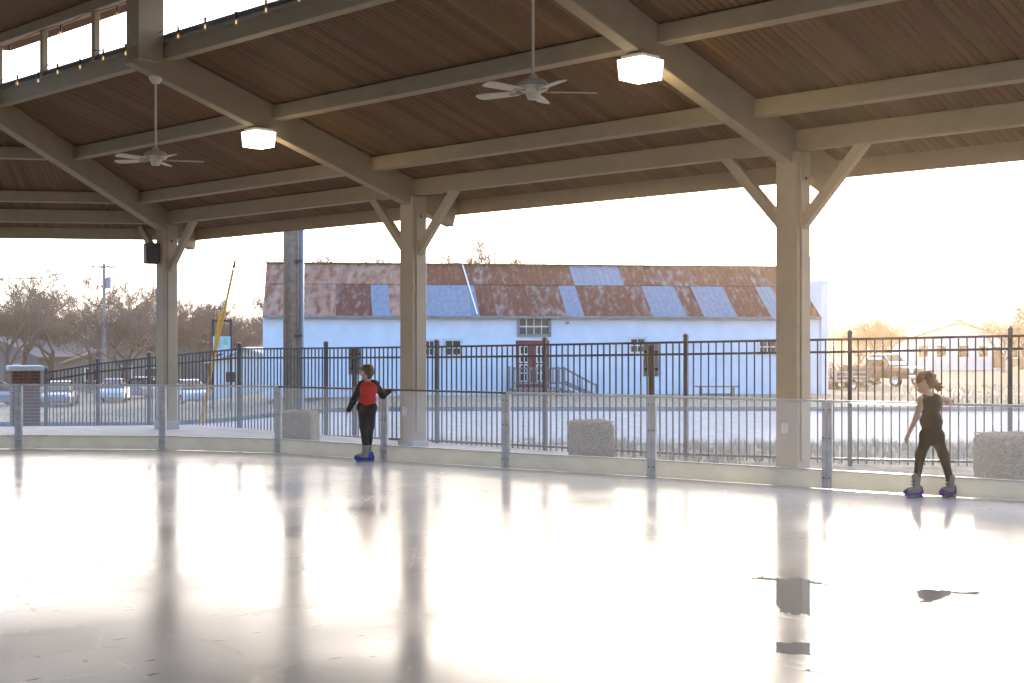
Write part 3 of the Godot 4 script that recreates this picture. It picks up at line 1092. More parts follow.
func barn():
	var W := 21.15
	var g := -0.45
	var ey := 2.56
	var ry := 4.60
	var run := 3.3
	var Bn := thing("barn", "long white barn with patched rusty metal roof and red door", "barn", bp(W * 0.5, 0, g))
	var BB := Basis(BU, Vector3.UP, -BV)
	var st := S()
	# walls with real openings for the small windows on the front
	var holes := [[5.9, 6.25, 1.1, 1.62], [6.64, 7.24, 1.1, 1.64], [9.42, 10.57, 1.86, 2.46], [9.3, 10.57, -0.2, 1.64], [13.67, 14.25, 1.2, 1.70], [18.72, 19.40, 1.15, 1.64]]
	var us := [0.0, W]
	for h in holes:
		us.append(h[0])
		us.append(h[1])
	us.sort()
	for i in us.size() - 1:
		if us[i + 1] - us[i] < 0.001:
			continue
		var mid: float = (us[i] + us[i + 1]) * 0.5
		var cuts := []
		for h in holes:
			if mid > h[0] and mid < h[1]:
				cuts.append(h)
		cuts.sort_custom(func(p, q): return p[2] < q[2])
		var y := g
		for h in cuts + [[0, 0, ey, ey]]:
			if h[2] > y + 0.001:
				add_box(st, bp(mid, 0.1, (y + h[2]) * 0.5), Vector3(us[i + 1] - us[i], h[2] - y, 0.2), BB)
			y = h[3]
	add_box(st, bp(W * 0.5, run * 2 - 0.1, (g + ey) * 0.5), Vector3(W, ey - g, 0.2), BB)
	for u in [0.1, W - 0.1]:
		var ol := PackedVector2Array([Vector2(0.2, g), Vector2(run * 2 - 0.2, g), Vector2(run * 2 - 0.2, ey), Vector2(run, ry - 0.1), Vector2(0.2, ey)])
		slab(st, ol, Vector3(-9.07, 0, -49.0) + BU * u, Basis(BV, Vector3.UP, BV.cross(Vector3.UP)), 0.2)
	obj("wall", st, M.white_wall, Bn)
	# battens: thin vertical joints of the wall cladding
	st = S()
	var u0 := 0.9
	while u0 < W:
		var hit := false
		for h in holes:
			if u0 > h[0] - 0.15 and u0 < h[1] + 0.15:
				hit = true
		if not hit:
			add_box(st, bp(u0, -0.006, (g + ey) * 0.5), Vector3(0.05, ey - g - 0.02, 0.016), BB)
		u0 += 1.22
	var bt := obj("batten", st, M.white_wall, Bn)
	bt.set_meta("kind", "stuff")
	# windows
	for i in holes.size():
		var h: Array = holes[i]
		if i == 3:
			continue
		var cu: float = (h[0] + h[1]) * 0.5
		var cy: float = (h[2] + h[3]) * 0.5
		var ww: float = h[1] - h[0]
		var hh: float = h[3] - h[2]
		var fm: StandardMaterial3D = M.grey_wood if i == 2 else M.aluminium
		st = S()
		for sgn in [-1.0, 1.0]:
			add_box(st, bp(cu + sgn * (ww * 0.5 + 0.02), -0.03, cy), Vector3(0.09, hh + 0.16, 0.09), BB)
			add_box(st, bp(cu, -0.032, cy + sgn * (hh * 0.5 + 0.03)), Vector3(ww - 0.05, 0.09, 0.09), BB)
		var wi := obj("window", st, fm, Bn)
		st = S()
		add_box(st, bp(cu, 0.06, cy), Vector3(ww, hh, 0.012), BB)
		obj("pane", st, M.dark_glass, wi)
		st = S()
		add_box(st, bp(cu, 0.03, cy), Vector3(ww - 0.05, 0.05, 0.04), BB)
		var nb := 3 if i == 2 else 1
		for k in nb:
			add_box(st, bp(cu + ww * ((k + 1.0) / (nb + 1) - 0.5), 0.035, cy), Vector3(0.03, hh - 0.02, 0.03), BB)
		obj("glazing_bar", st, M.cream_trim if i == 2 else M.aluminium, wi)
	# red double door with glazed lights
	st = S()
	var dm := (9.3 + 10.57) * 0.5
	add_box(st, bp(dm, 0.05, 0.72), Vector3(1.27, 1.84, 0.06), BB)
	var door := obj("door", st, M.red_door, Bn)
	for side in [-0.32, 0.32]:
		for q in [[-0.11, 0.13], [0.13, 0.13]]:
			pass
		for r in 2:
			var cy: float = [0.42, 1.12][r]
			st = S()
			for sx in [-0.155, 0.0, 0.155]:
				add_box(st, bp(dm + side + sx, 0.005, cy), Vector3(0.045, 0.6, 0.035), BB)
			for sy in [-0.30, 0.0, 0.30]:
				add_box(st, bp(dm + side, 0.0, cy + sy), Vector3(0.35, 0.045, 0.03), BB)
			obj("door_light_frame", st, M.cream_trim, door)
			st = S()
			add_box(st, bp(dm + side, 0.018, cy), Vector3(0.33, 0.6, 0.006), BB)
			obj("door_light", st, M.dark_glass, door)
	st = S()
	add_box(st, bp(dm, 0.012, 0.72), Vector3(0.03, 1.8, 0.03), BB)
	obj("door_stile", st, M.red_door, door)
	# roof: two courses of metal sheets, each sheet a piece
	var sl := Vector3(0, ry - ey, 0) + BV * run
	var slope := sl.normalized()
	var nrm := BU.cross(slope)
	if nrm.y < 0:
		nrm = -nrm
	var total := sl.length() + 0.15
	var lowlen := total * 0.62
	var RB := Basis(BU, nrm, BU.cross(nrm))
	st = S()
	for k in 2:
		var n: Vector3 = nrm if k == 0 else Vector3(nrm.x, nrm.y, nrm.z) - 2.0 * BV * nrm.dot(BV)
		var e0 := bp(0.0, 0.0 if k == 0 else run * 2, ey) + Vector3.UP * -0.03
		var r0 := bp(0.0, run, ry - 0.03)
		quad(st, e0, e0 + BU * W, r0 + BU * W, r0, n)
		quad(st, e0 - n * 0.05, e0 + BU * W - n * 0.05, r0 + BU * W - n * 0.05, r0 - n * 0.05, -n)
	var deck := obj("roof", st, M.roof_metal, Bn)
	var sw := 0.66
	var n := int(W / sw)
	sw = W / n
	var lens := [lowlen, total - lowlen + 0.1]
	var meshes := []
	for L in lens:
		st = S()
		add_box(st, Vector3.ZERO, Vector3(sw - 0.012, 0.012, L))
		for k in 4:
			add_box(st, Vector3(sw * (k / 3.0 - 0.5) * 0.94, 0.012, 0), Vector3(0.04, 0.018, L))
		meshes.append(st.commit())
	# which sheets are newer, bare galvanised metal: read off the photograph sheet by sheet
	var new_low := []
	var new_up := []
	for i in n:
		var pos := bp((i + 0.5) * sw, 1.0, 3.2)
		var px := 512.0 + F * pos.x / -pos.z
		new_low.append((px > 428 and px < 452) or (px > 458 and px < 470) or (px > 566 and px < 584) or (px > 646 and px < 682) or (px > 694 and px < 728) or (px > 738 and px < 752) or (px > 765 and px < 785))
		pos = bp((i + 0.5) * sw, 2.6, 4.2)
		px = 512.0 + F * pos.x / -pos.z
		new_up.append(px > 568 and px < 622)
	for i in n:
		var u := (i + 0.5) * sw
		for cse in 2:
			var c0: float = -0.15 + lowlen * 0.5 if cse == 0 else -0.15 + lowlen + lens[1] * 0.5 - 0.1
			var p := bp(u, 0, ey) + slope * c0 + nrm * (0.03 + cse * 0.022 + rng.randf() * 0.006)
			var m: StandardMaterial3D = M["rust_%d" % rng.randi_range(0, 2)]
			if (new_low[i] if cse == 0 else new_up[i]):
				m = M.galvanised
			elif u < 6.2:
				m = M.rust_pale if rng.randf() < (0.75 if cse == 0 else 0.95) else M.rust_1
				if cse == 0 and rng.randf() < 0.12:
					m = M.galvanised
			elif u < 8.0 and rng.randf() < 0.4:
				m = M.rust_2
			inst("roof_sheet", meshes[cse], m, deck, Transform3D(RB, p))
	st = S()
	beam(st, bp(-0.05, run, ry + 0.07), bp(W, run, ry + 0.07), 0.34, 0.03)
	obj("ridge_cap", st, M.rust_0, deck)
	st = S()
	beam(st, bp(7.85, 0, 0) * Vector3(1, 0, 1) + Vector3.UP * (ey - 0.02) - BV * 0.0 + nrm * 0.09, bp(7.62, 0, ey) + slope * total * 0.98 + nrm * 0.11, 0.05, 0.03, nrm)
	obj("flashing_strip", st, M.cream_trim, deck)
	st = S()
	beam(st, bp(-0.02, -0.18, ey - 0.06), bp(W, -0.18, ey - 0.06), 0.10, 0.09)
	obj("gutter", st, M.grey_wood, Bn)
	# stepped parapet on the gable end toward the truck
	st = S()
	var ol := PackedVector2Array([Vector2(-0.12, g), Vector2(6.72, g), Vector2(6.72, 3.96), Vector2(4.85, 3.96), Vector2(4.85, 4.98), Vector2(1.75, 4.98), Vector2(1.75, 3.96), Vector2(-0.12, 3.96)])
	slab(st, ol, Vector3(-9.07, 0, -49.0) + BU * (W + 0.16), Basis(BV, Vector3.UP, BV.cross(Vector3.UP)), 0.28)
	obj("parapet", st, M.white_wall, Bn)
	st = S()
	add_box(st, bp(11.25, -0.10, 2.30), Vector3(0.10, 0.10, 0.22), BB, 0.02)
	obj("wall_lamp", st, M.grey_wood, Bn)
	# porch with stair before the red door
	var Po := thing("porch", "weathered wooden porch with railings and stair at the red door", "porch", bp(10.0, -0.7, g))
	st = S()
	add_box(st, bp(9.95, -0.72, -0.16), Vector3(1.95, 0.10, 1.40), BB)
	obj("deck", st, M.grey_wood, Po)
	for u in [9.02, 10.88]:
		for v in [-1.36, -0.1]:
			st = S()
			add_box(st, bp(u, v, 0.10), Vector3(0.09, 1.15, 0.09), BB)
			obj("post", st, M.grey_wood, Po)
	for y in [0.62, 0.08]:
		st = S()
		beam(st, bp(9.06, -1.36, y), bp(10.84, -1.36, y), 0.06, 0.07)
		obj("handrail", st, M.grey_wood, Po)
	for k in 15:
		st = S()
		add_box(st, bp(9.15 + k * 0.12, -1.36, 0.35), Vector3(0.04, 0.52, 0.04), BB)
		obj("baluster", st, M.grey_wood, Po)
	st = S()
	beam(st, bp(10.9, -1.36, 0.62), bp(12.1, -1.36, -0.02), 0.06, 0.07)
	obj("handrail", st, M.grey_wood, Po)
	st = S()
	beam(st, bp(10.9, -1.36, 0.1), bp(12.1, -1.36, -0.42), 0.05, 0.16)
	obj("stringer", st, M.grey_wood, Po)
	st = S()
	add_box(st, bp(12.1, -1.36, -0.2), Vector3(0.08, 0.5, 0.08), BB)
	obj("post", st, M.grey_wood, Po)
	for k in 6:
		st = S()
		add_box(st, bp(11.05 + k * 0.17, -1.36, 0.30 - k * 0.1), Vector3(0.04, 0.46, 0.04), BB)
		obj("baluster", st, M.grey_wood, Po)
	for k in 2:
		st = S()
		add_box(st, bp(11.15 + k * 0.3, -0.75, -0.24 - k * 0.1), Vector3(0.3, 0.05, 1.2), BB)
		obj("step", st, M.grey_wood, Po)
	# low bench before the wall
	var bc := Vector3(7.0, 0, -46.0)
	bc.y = gh(bc.x, 46.0)
	var Be := thing("bench", "low dark wooden bench standing on the grass before the barn", "bench", bc)
	st = S()
	add_box(st, bc + Vector3(0, 0.43, 0), Vector3(1.55, 0.05, 0.36), Basis.IDENTITY, 0.01)
	obj("seat", st, M.pole_wood, Be)
	for x in [-0.55, 0.55]:
		st = S()
		add_box(st, bc + Vector3(x, 0.2, 0), Vector3(0.08, 0.41, 0.28))
		obj("leg", st, M.pole_wood, Be)
	st = S()
	beam(st, bc + Vector3(-0.52, 0.15, 0), bc + Vector3(0.52, 0.15, 0), 0.05, 0.08)
	obj("stretcher", st, M.pole_wood, Be)

# ---------------------------------------------------------------- houses

func house(called: String, label: String, c: Vector3, w: float, dep: float, wall_h: float, rise: float, turn: float, wm: Material, rm: Material, wins: Array):
	var H := thing(called, label, "house", c)
	var B := Basis(Vector3.UP, turn)
	var st := S()
	# gable faces the camera: outline across x, pushed along z
	var ol := PackedVector2Array([Vector2(-w / 2, -0.3), Vector2(w / 2, -0.3), Vector2(w / 2, wall_h), Vector2(0, wall_h + rise), Vector2(-w / 2, wall_h)])
	slab(st, ol, c, B, dep)
	obj("wall", st, wm, H)
	for s in [-1.0, 1.0]:
		st = S()
		var e := Vector2(s * (w / 2 + 0.35), wall_h - 0.35 * rise / (w / 2))
		var r := Vector2(0, wall_h + rise)
		var up := Vector2(0, 0.14)
		var q := PackedVector2Array([e + Vector2(0, 0.02), r + Vector2(0, 0.02), r + up, e + up])
		slab(st, q, c, B, dep + 0.7)
		obj("roof", st, rm, H)
	for q in wins:
		var p := c + B * Vector3(q[0], q[1], dep * 0.5 + 0.02)
		st = S()
		for sx in [-1.0, 1.0]:
			add_box(st, p + B * Vector3(sx * q[2] * 0.5, 0, 0), Vector3(0.1, q[3] + 0.1, 0.06), B)
			add_box(st, p + B * Vector3(0, sx * q[3] * 0.5, 0.003), Vector3(q[2] - 0.1, 0.1, 0.06), B)
		var wi := obj("window" if q[3] < 1.7 else "door", st, M.cream_trim, H)
		st = S()
		add_box(st, p + B * Vector3(0, 0, -0.012), Vector3(q[2] - 0.1, q[3] - 0.1, 0.03), B)
		obj("pane", st, M.dark_glass, wi)
	return H

func neighbours():
	var c := at(946, 128, 0)
	c.y = gh(c.x, 128)
	var H: Node3D = house("house", "white gabled house beyond the truck with a row of windows", c, 8.6, 11.0, 2.9, 1.45, -0.1, M.house_white, M.shingle_grey, [[-3.2, 1.75, 0.9, 1.1], [-1.6, 1.75, 0.9, 1.1], [0.4, 1.75, 0.9, 1.1], [2.1, 1.75, 0.9, 1.1], [3.4, 1.2, 0.9, 2.0]])
	ORG = c
	var st := S()
	add_box(st, c + Vector3(1.6, 4.25, -1.0), Vector3(0.5, 1.0, 0.5))
	obj("chimney", st, M.brick, H)
	c = at(122, 112, 0)
	c.y = gh(c.x, 112)
	house("bungalow", "low tan house behind the bare trees and parked cars", c, 9.0, 9.0, 2.2, 1.5, 0.3, M.house_tan, M.shingle_tan, [[-2.4, 1.3, 1.0, 1.0], [2.2, 1.3, 1.0, 1.0], [0.2, 1.0, 0.9, 1.9]])
	c = at(30, 125, 0)
	c.y = gh(c.x, 125)
	house("bungalow", "grey bungalow half hidden by the bare trees", c, 10.0, 9.0, 2.6, 1.7, -0.4, M.house_grey, M.shingle_grey, [[-2.8, 1.4, 1.1, 1.1], [2.8, 1.4, 1.1, 1.1], [0.0, 1.0, 0.9, 1.9]])
	c = at(262, 82, 0)
	c.y = gh(c.x, 82)
	house("shed", "small white shed with pale blue metal roof beside the barn", c, 4.6, 4.0, 2.1, 0.75, -0.25, M.house_white, M.pale_roof, [[-1.1, 1.2, 0.7, 0.7]])
	c = at(205, 118, 0)
	c.y = gh(c.x, 118)
	house("bungalow", "grey roofed bungalow behind the yellow guy wire guards", c, 8.0, 9.0, 2.4, 1.5, 0.15, M.house_grey, M.shingle_grey, [[-2.2, 1.3, 1.0, 1.0], [2.0, 1.3, 1.0, 1.0]])
	c = at(1012, 150, 0)
	c.y = gh(c.x, 150)
	house("bungalow", "tan bungalow beside the white gabled house", c, 10.0, 9.0, 2.6, 1.6, 0.2, M.house_tan, M.shingle_tan, [[-2.6, 1.4, 1.0, 1.0], [1.8, 1.4, 1.0, 1.0]])

# ---------------------------------------------------------------- trees

func branch(tr: SurfaceTool, cr: SurfaceTool, r: RandomNumberGenerator, p: Vector3, dir: Vector3, len_: float, rad: float, level: int, maxl: int):
	var n := 3 if level < 3 else 2
	var pts := [p]
	var rad_l := [rad]
	var d := dir
	var q := p
	for i in n:
		d = (d + Vector3(r.randf_range(-1, 1), r.randf_range(-0.5, 0.9), r.randf_range(-1, 1)) * (0.10 + 0.06 * level)).normalized()
		q = q + d * len_ / n
		pts.append(q)
		rad_l.append(max(lerpf(rad, rad * 0.55, float(i + 1) / n), 0.0095))
	tube(tr if level < 2 else cr, pts, rad_l, 7 if level == 0 else (5 if level < 2 else 3), false)
	if level >= maxl:
		return
	var kids := 4 if level == 0 else (r.randi_range(3, 4) if level < maxl - 1 else r.randi_range(4, 5))
	for k in kids:
		var f := r.randf_range(0.45, 1.0) if k > 0 else 1.0
		var i: int = min(int(f * n), n - 1)
		var start: Vector3 = pts[i].lerp(pts[i + 1], f * n - i)
		var ax := Vector3(r.randf_range(-1, 1), r.randf_range(-0.2, 0.5), r.randf_range(-1, 1)).normalized()
		var nd := (d * r.randf_range(0.55, 1.1) + ax * r.randf_range(0.55, 1.0)).normalized()
		branch(tr, cr, r, start, nd, len_ * r.randf_range(0.58, 0.80), rad * r.randf_range(0.42, 0.6), level + 1, maxl)

func make_tree(seed_: int, h: float, maxl: int) -> Array:
	var r := RandomNumberGenerator.new()
	r.seed = seed_
	var tr := S()
	var cr := S()
	branch(tr, cr, r, Vector3(0, -0.1, 0), Vector3.UP, h * 0.34, h * 0.028, 0, maxl)
	return [tr.commit(), cr.commit()]

func plant_tree(kind: Array, px: float, d: float, sc: float, turn: float, label: String, group: String):
	var p := at(px, d, 0)
	p.y = gh(p.x, d)
	var T := thing("bare_tree", label, "tree", p, group)
	T.transform = Transform3D(Basis(Vector3.UP, turn).scaled(Vector3(sc * 1.15, sc, sc * 1.15)), p)
	ORG = Vector3.ZERO
	put("trunk", kind[0], M.bark, T)
	put("crown", kind[1], M.twig, T)

func where_tree(px: float) -> String:
	if px < 45:
		return "bare brown winter tree beyond the brick pillar"
	if px < 104:
		return "bare brown winter tree between the brick pillar and the utility pole"
	if px < 170:
		return "bare brown winter tree between the utility pole and the corner column"
	if px < 240:
		return "bare brown winter tree behind the yellow guy wire guards"
	return "bare brown winter tree behind the pale roofed shed"

func trees():
	var kinds := []
	for k in 5:
		kinds.append(make_tree(100 + k * 7, 8.0, 6 if k != 4 else 5))
	var r0 := RandomNumberGenerator.new()
	r0.seed = 12
	for i in 30:
		var px := -70.0 + i * 11.6 + r0.randf_range(-5, 5)
		var d := r0.randf_range(98, 140)
		var tall := 1.0 + 0.16 * sin(i * 0.9) + r0.randf_range(-0.08, 0.08)
		if i == 16:
			px = 128
			d = 92
			tall = 1.12
		plant_tree(kinds[(i * 3) % 5], px, d, tall * (d / 98.0) * (0.84 if px > 165 else 0.96), i * 1.7, where_tree(px) if i != 16 else "gnarled bare tree standing right beside the utility pole", "bare trees behind the parked cars")
	for q in [[478, 66, 1.02], [497, 70, 1.08], [322, 74, 1.0], [382, 78, 1.05]]:
		plant_tree(kinds[int(q[0]) % 5], q[0], q[1], q[2], q[0], "bare tree whose topmost twigs show over the barn roof", "bare trees behind the barn")
	for q in [[872, 100, 0.66], [858, 110, 0.6], [888, 118, 0.62]]:
		plant_tree(kinds[int(q[0]) % 5], q[0], q[1], q[2], q[0], "small bare tree behind the truck in the sun's glow", "bare trees behind the truck")
	for q in [[1003, 112, 0.72], [1022, 128, 0.95], [1048, 104, 0.9]]:
		plant_tree(kinds[int(q[0]) % 5], q[0], q[1], q[2], q[0], "bare tree beside the white gabled house", "bare trees beside the white house")
	# far wood on the rise along the horizon
	var mm := MultiMesh.new()
	mm.transform_format = MultiMesh.TRANSFORM_3D
	var far_kind := make_tree(900, 8.0, 4)
	var st := SurfaceTool.new()
	st.append_from(far_kind[0], 0, Transform3D.IDENTITY)
	st.append_from(far_kind[1], 0, Transform3D.IDENTITY)
	mm.mesh = st.commit()
	mm.instance_count = 500
	for k in 500:
		var right := k < 360
		var px := rng.randf_range(820, 1250) if right else rng.randf_range(-120, 285)
		var d := rng.randf_range(220, 380) if right else rng.randf_range(128, 230)
		var p := at(px, d, 0)
		p.y = gh(p.x, d)
		var s := rng.randf_range(0.75, 1.15) * (1.05 if right else 0.95)
		mm.set_instance_transform(k, Transform3D(Basis(Vector3.UP, rng.randf() * TAU).scaled(Vector3(s * 1.2, s, s * 1.2)), p))
	var w := MultiMeshInstance3D.new()
	w.name = "far_wood"
	w.multimesh = mm
	w.material_override = M.twig
	add_child(w)
	w.set_meta("kind", "stuff")
	w.set_meta("label", "far bare wood along the horizon behind the houses")
	w.set_meta("category", "wood")
	# brush beside the truck
	var r := RandomNumberGenerator.new()
	r.seed = 41
	for q in [[836, 62, 0.9], [848, 66, 1.0], [858, 64, 0.85]]:
		var p := at(q[0], q[1], 0)
		p.y = gh(p.x, q[1])
		st = S()
		for k in 70:
			var a := r.randf() * TAU
			var d := Vector3(cos(a) * 0.6, r.randf_range(0.5, 1.2), sin(a) * 0.6).normalized()
			var b := p + Vector3(cos(a), 0, sin(a)) * r.randf() * 0.5
			var m: Vector3 = b + d * 0.7 * q[2] + Vector3(r.randf_range(-0.2, 0.2), 0, r.randf_range(-0.2, 0.2))
			tube(st, [b, m, m + (d + Vector3(r.randf_range(-0.6, 0.6), 0.1, r.randf_range(-0.6, 0.6))) * 0.8 * q[2]], [0.02, 0.015, 0.008], 3, false)
		var o := thing("shrub", "leafless brown shrub between the barn and the truck", "shrub", p, "shrubs between barn and truck")
		obj("stems", st, M.twig, o)

# ---------------------------------------------------------------- vehicles and street things

# body cross sections along x (length): [x, half width, bottom, top]; nose at +x
func loft(st: SurfaceTool, secs: Array, X: Transform3D, n_round := 3):
	var rings := []
	for s in secs:
		var ring := []
		var hw: float = s[1]
		var y0: float = s[2]
		var y1: float = s[3]
		var c: float = min(hw * 0.35, (y1 - y0) * 0.35)
		var tuck: float = s[4] if s.size() > 4 else 1.0
		for q in [[-hw, y0 + 0.02], [-hw, y0 + (y1 - y0) * 0.55], [-hw * tuck, y1 - c], [-hw * tuck + c * 0.35, y1 - c * 0.28], [-hw * tuck + c, y1], [hw * tuck - c, y1], [hw * tuck - c * 0.35, y1 - c * 0.28], [hw * tuck, y1 - c], [hw, y0 + (y1 - y0) * 0.55], [hw, y0 + 0.02], [hw - 0.06, y0], [-hw + 0.06, y0]]:
			ring.append(X * Vector3(s[0], q[1], q[0]))
		rings.append(ring)
	for i in rings.size() - 1:
		var m := Vector3.ZERO
		for p in rings[i]:
			m += p
		m /= rings[i].size()
		for k in rings[i].size():
			var k2: int = (k + 1) % rings[i].size()
			var a: Vector3 = rings[i][k]
			var b: Vector3 = rings[i][k2]
			quad(st, a, b, rings[i + 1][k2], rings[i + 1][k], (a + b) * 0.5 - m)
	for e in [0, rings.size() - 1]:
		var out: Vector3 = X.basis * Vector3(-1 if e == 0 else 1, 0, 0)
		for k in range(1, rings[e].size() - 1):
			tri(st, rings[e][0], rings[e][k], rings[e][k + 1], out)

func wheel(V: Node3D, X: Transform3D, x: float, z: float, r: float):
	var st := S()
	var W := X * Transform3D(Basis(Vector3(1, 0, 0), PI / 2), Vector3(x, r, z - 0.1))
	lathe(st, [[r * 0.6, 0.0], [r * 0.93, 0.0], [r, 0.04], [r, 0.16], [r * 0.93, 0.2], [r * 0.6, 0.2]], 20, W)
	var w := obj("wheel", st, M.tyre, V)
	st = S()
	lathe(st, [[0.0, 0.03], [r * 0.4, 0.02], [r * 0.62, 0.01], [r * 0.62, 0.19], [r * 0.4, 0.18], [0.0, 0.17]], 14, W)
	obj("rim", st, M.chrome, w)

func car(label: String, p: Vector3, turn: float, paint: Material):
	var V := thing("parked_car", label, "car", p, "cars parked beyond the fence")
	var X := Transform3D(Basis(Vector3.UP, turn), p)
	var st := S()
	loft(st, [[-2.2, 0.72, 0.38, 0.80], [-2.1, 0.84, 0.26, 0.92], [-1.2, 0.88, 0.22, 0.95], [0.9, 0.88, 0.22, 0.92], [1.7, 0.86, 0.22, 0.84], [2.12, 0.80, 0.26, 0.74], [2.25, 0.66, 0.36, 0.62]], X)
	obj("body", st, paint, V)
	st = S()
	loft(st, [[-1.75, 0.76, 0.90, 0.96, 0.95], [-1.1, 0.78, 0.90, 1.40, 0.80], [-0.3, 0.78, 0.90, 1.46, 0.80], [0.35, 0.78, 0.90, 1.41, 0.80], [1.15, 0.76, 0.88, 0.95, 0.95]], X)
	var cab := obj("cabin", st, M.dark_glass, V)
	st = S()
	loft(st, [[-1.0, 0.60, 1.395, 1.425, 0.95], [-0.3, 0.62, 1.45, 1.485, 0.95], [0.3, 0.60, 1.405, 1.435, 0.95]], X)
	obj("roof_panel", st, paint, cab)
	for x in [-1.35, 1.4]:
		for z in [-0.82, 0.82]:
			wheel(V, X, x, z, 0.31)
	for z in [-0.58, 0.58]:
		st = S()
		add_box(st, X * Vector3(2.16, 0.62, z), Vector3(0.12, 0.12, 0.30), X.basis, 0.03)
		obj("headlight", st, M.headlight_glass, V)
		st = S()
		add_box(st, X * Vector3(-2.14, 0.75, z), Vector3(0.12, 0.14, 0.26), X.basis, 0.03)
		obj("tail_light", st, M.tail_red, V)

func street_things():
	var st: SurfaceTool
	var cars := [[-6, 80, 0.9, "car_silver", "silver car parked beside the brick pillar"], [60, 80, -1.35, "car_silver", "silver car parked nose toward the fence between pillar and pole"], [114, 86, -1.4, "car_white", "white car parked below the utility pole"], [147, 92, 1.35, "car_silver", "silver car parked half behind the corner column"], [190, 82, -1.1, "car_white", "white car parked below the yellow guy wire guards"]]
	for c in cars:
		var p := at(c[0], c[1], 0)
		p.y = gh(p.x, c[1])
		car(c[4], p, c[2], M[c[3]])
	# old pickup
	var p := at(884, 72, 0)
	p.y = gh(p.x, 72)
	var V := thing("pickup_truck", "old maroon pickup truck parked beyond the fence beside the barn", "truck", p)
	var X := Transform3D(Basis(Vector3.UP, -1.0), p)
	st = S()
	loft(st, [[-2.4, 0.86, 0.50, 1.02], [-2.3, 0.92, 0.45, 1.08], [-0.4, 0.92, 0.45, 1.08], [0.9, 0.92, 0.45, 1.10], [2.0, 0.86, 0.45, 1.06], [2.3, 0.80, 0.48, 0.98], [2.42, 0.70, 0.55, 0.86]], X)
	obj("body", st, M.car_maroon, V)
	st = S()
	loft(st, [[-0.62, 0.80, 1.05, 1.12, 0.95], [-0.50, 0.80, 1.05, 1.72, 0.86], [0.55, 0.80, 1.05, 1.72, 0.86], [1.0, 0.80, 1.05, 1.14, 0.95]], X)
	var cab := obj("cab", st, M.car_maroon, V)
	for z in [-1.0, 1.0]:
		st = S()
		var o := PackedVector2Array([Vector2(-0.40, 1.14), Vector2(0.72, 1.14), Vector2(0.50, 1.58), Vector2(-0.36, 1.58)])
		slab(st, o, X * Vector3(0, 0, z * 0.755), X.basis, 0.05)
		obj("side_window", st, M.headlight_glass if z > 0 else M.dark_glass, cab)
	st = S()
	quad(st, X * Vector3(0.99, 1.16, -0.64), X * Vector3(0.99, 1.16, 0.64), X * Vector3(0.62, 1.62, 0.58), X * Vector3(0.62, 1.62, -0.58), X.basis * Vector3(1, 0.8, 0))
	obj("windscreen", st, M.headlight_glass, cab)
	st = S()
	add_box(st, X * Vector3(-1.5, 1.09, 0), Vector3(1.55, 0.05, 1.5), X.basis)
	obj("load_bed", st, M.black_plastic, V)
	for x in [-1.45, 1.55]:
		for z in [-0.84, 0.84]:
			wheel(V, X, x, z, 0.38)
	st = S()
	add_box(st, X * Vector3(2.42, 0.56, 0), Vector3(0.12, 0.16, 1.7), X.basis, 0.03)
	obj("bumper", st, M.chrome, V)
	st = S()
	add_box(st, X * Vector3(2.39, 0.80, 0), Vector3(0.08, 0.20, 0.9), X.basis, 0.02)
	obj("grille", st, M.black_plastic, V)
	for z in [-0.6, 0.6]:
		st = S()
		lathe(st, [[0.0, -0.02], [0.12, -0.02], [0.12, 0.05], [0.07, 0.09], [0.0, 0.10]], 14, X * Transform3D(Basis(Vector3(0, 0, 1), -PI / 2), Vector3(2.36, 0.86, z)))
		obj("headlight", st, M.headlight_glass, V)
	# flat trailer beside the truck
	p = at(846, 60, 0)
	p.y = gh(p.x, 60)
	var T := thing("flat_trailer", "low flat trailer with pale rails standing beside the truck", "trailer", p)
	X = Transform3D(Basis(Vector3.UP, 0.1), p)
	st = S()
	add_box(st, X * Vector3(0, 0.42, 0), Vector3(1.5, 0.06, 1.3), X.basis)
	obj("deck", st, M.grey_wood, T)
	for y in [0.62, 0.82]:
		st = S()
		beam(st, X * Vector3(-0.75, y, 0.62), X * Vector3(0.75, y, 0.62), 0.05, 0.06)
		obj("side_rail", st, M.conduit, T)
	for x in [-0.72, 0.0, 0.72]:
		st = S()
		add_box(st, X * Vector3(x, 0.64, 0.62), Vector3(0.05, 0.42, 0.05), X.basis)
		obj("stake", st, M.conduit, T)
	for z in [-0.7, 0.7]:
		wheel(T, X, 0.0, z, 0.26)
	st = S()
	beam(st, X * Vector3(0.7, 0.38, 0), X * Vector3(1.6, 0.34, 0), 0.08, 0.08)
	obj("drawbar", st, M.black_iron, T)
	# utility pole with crossarm and transformer
	var poles := [[104, 95, 7.1, "weathered utility pole with crossarm and transformer above the bare trees"], [-8, 95, 6.2, "utility pole whose crossarm reaches past the brick pillar"]]
	var heads := []
	for q in poles:
		p = at(q[0], q[1], 0)
		p.y = gh(p.x, q[1])
		var U := thing("utility_pole", q[3], "utility pole", p)
		var top: float = q[2]
		st = S()
		tube(st, [p - Vector3.UP * 0.2, Vector3(p.x, top, p.z)], [0.17, 0.11], 10)
		obj("pole", st, M.grey_wood, U)
		st = S()
		beam(st, Vector3(p.x - 0.85, top - 0.25, p.z + 0.12), Vector3(p.x + 0.85, top - 0.25, p.z + 0.12), 0.1, 0.12)
		var arm := obj("crossarm", st, M.grey_wood, U)
		for x in [-0.75, -0.3, 0.75]:
			st = S()
			lathe(st, [[0.0, 0.0], [0.03, 0.0], [0.05, 0.05], [0.03, 0.09], [0.05, 0.12], [0.0, 0.16]], 8, Transform3D(Basis.IDENTITY, Vector3(p.x + x, top - 0.19, p.z + 0.12)))
			obj("insulator", st, M.conduit, arm)
		st = S()
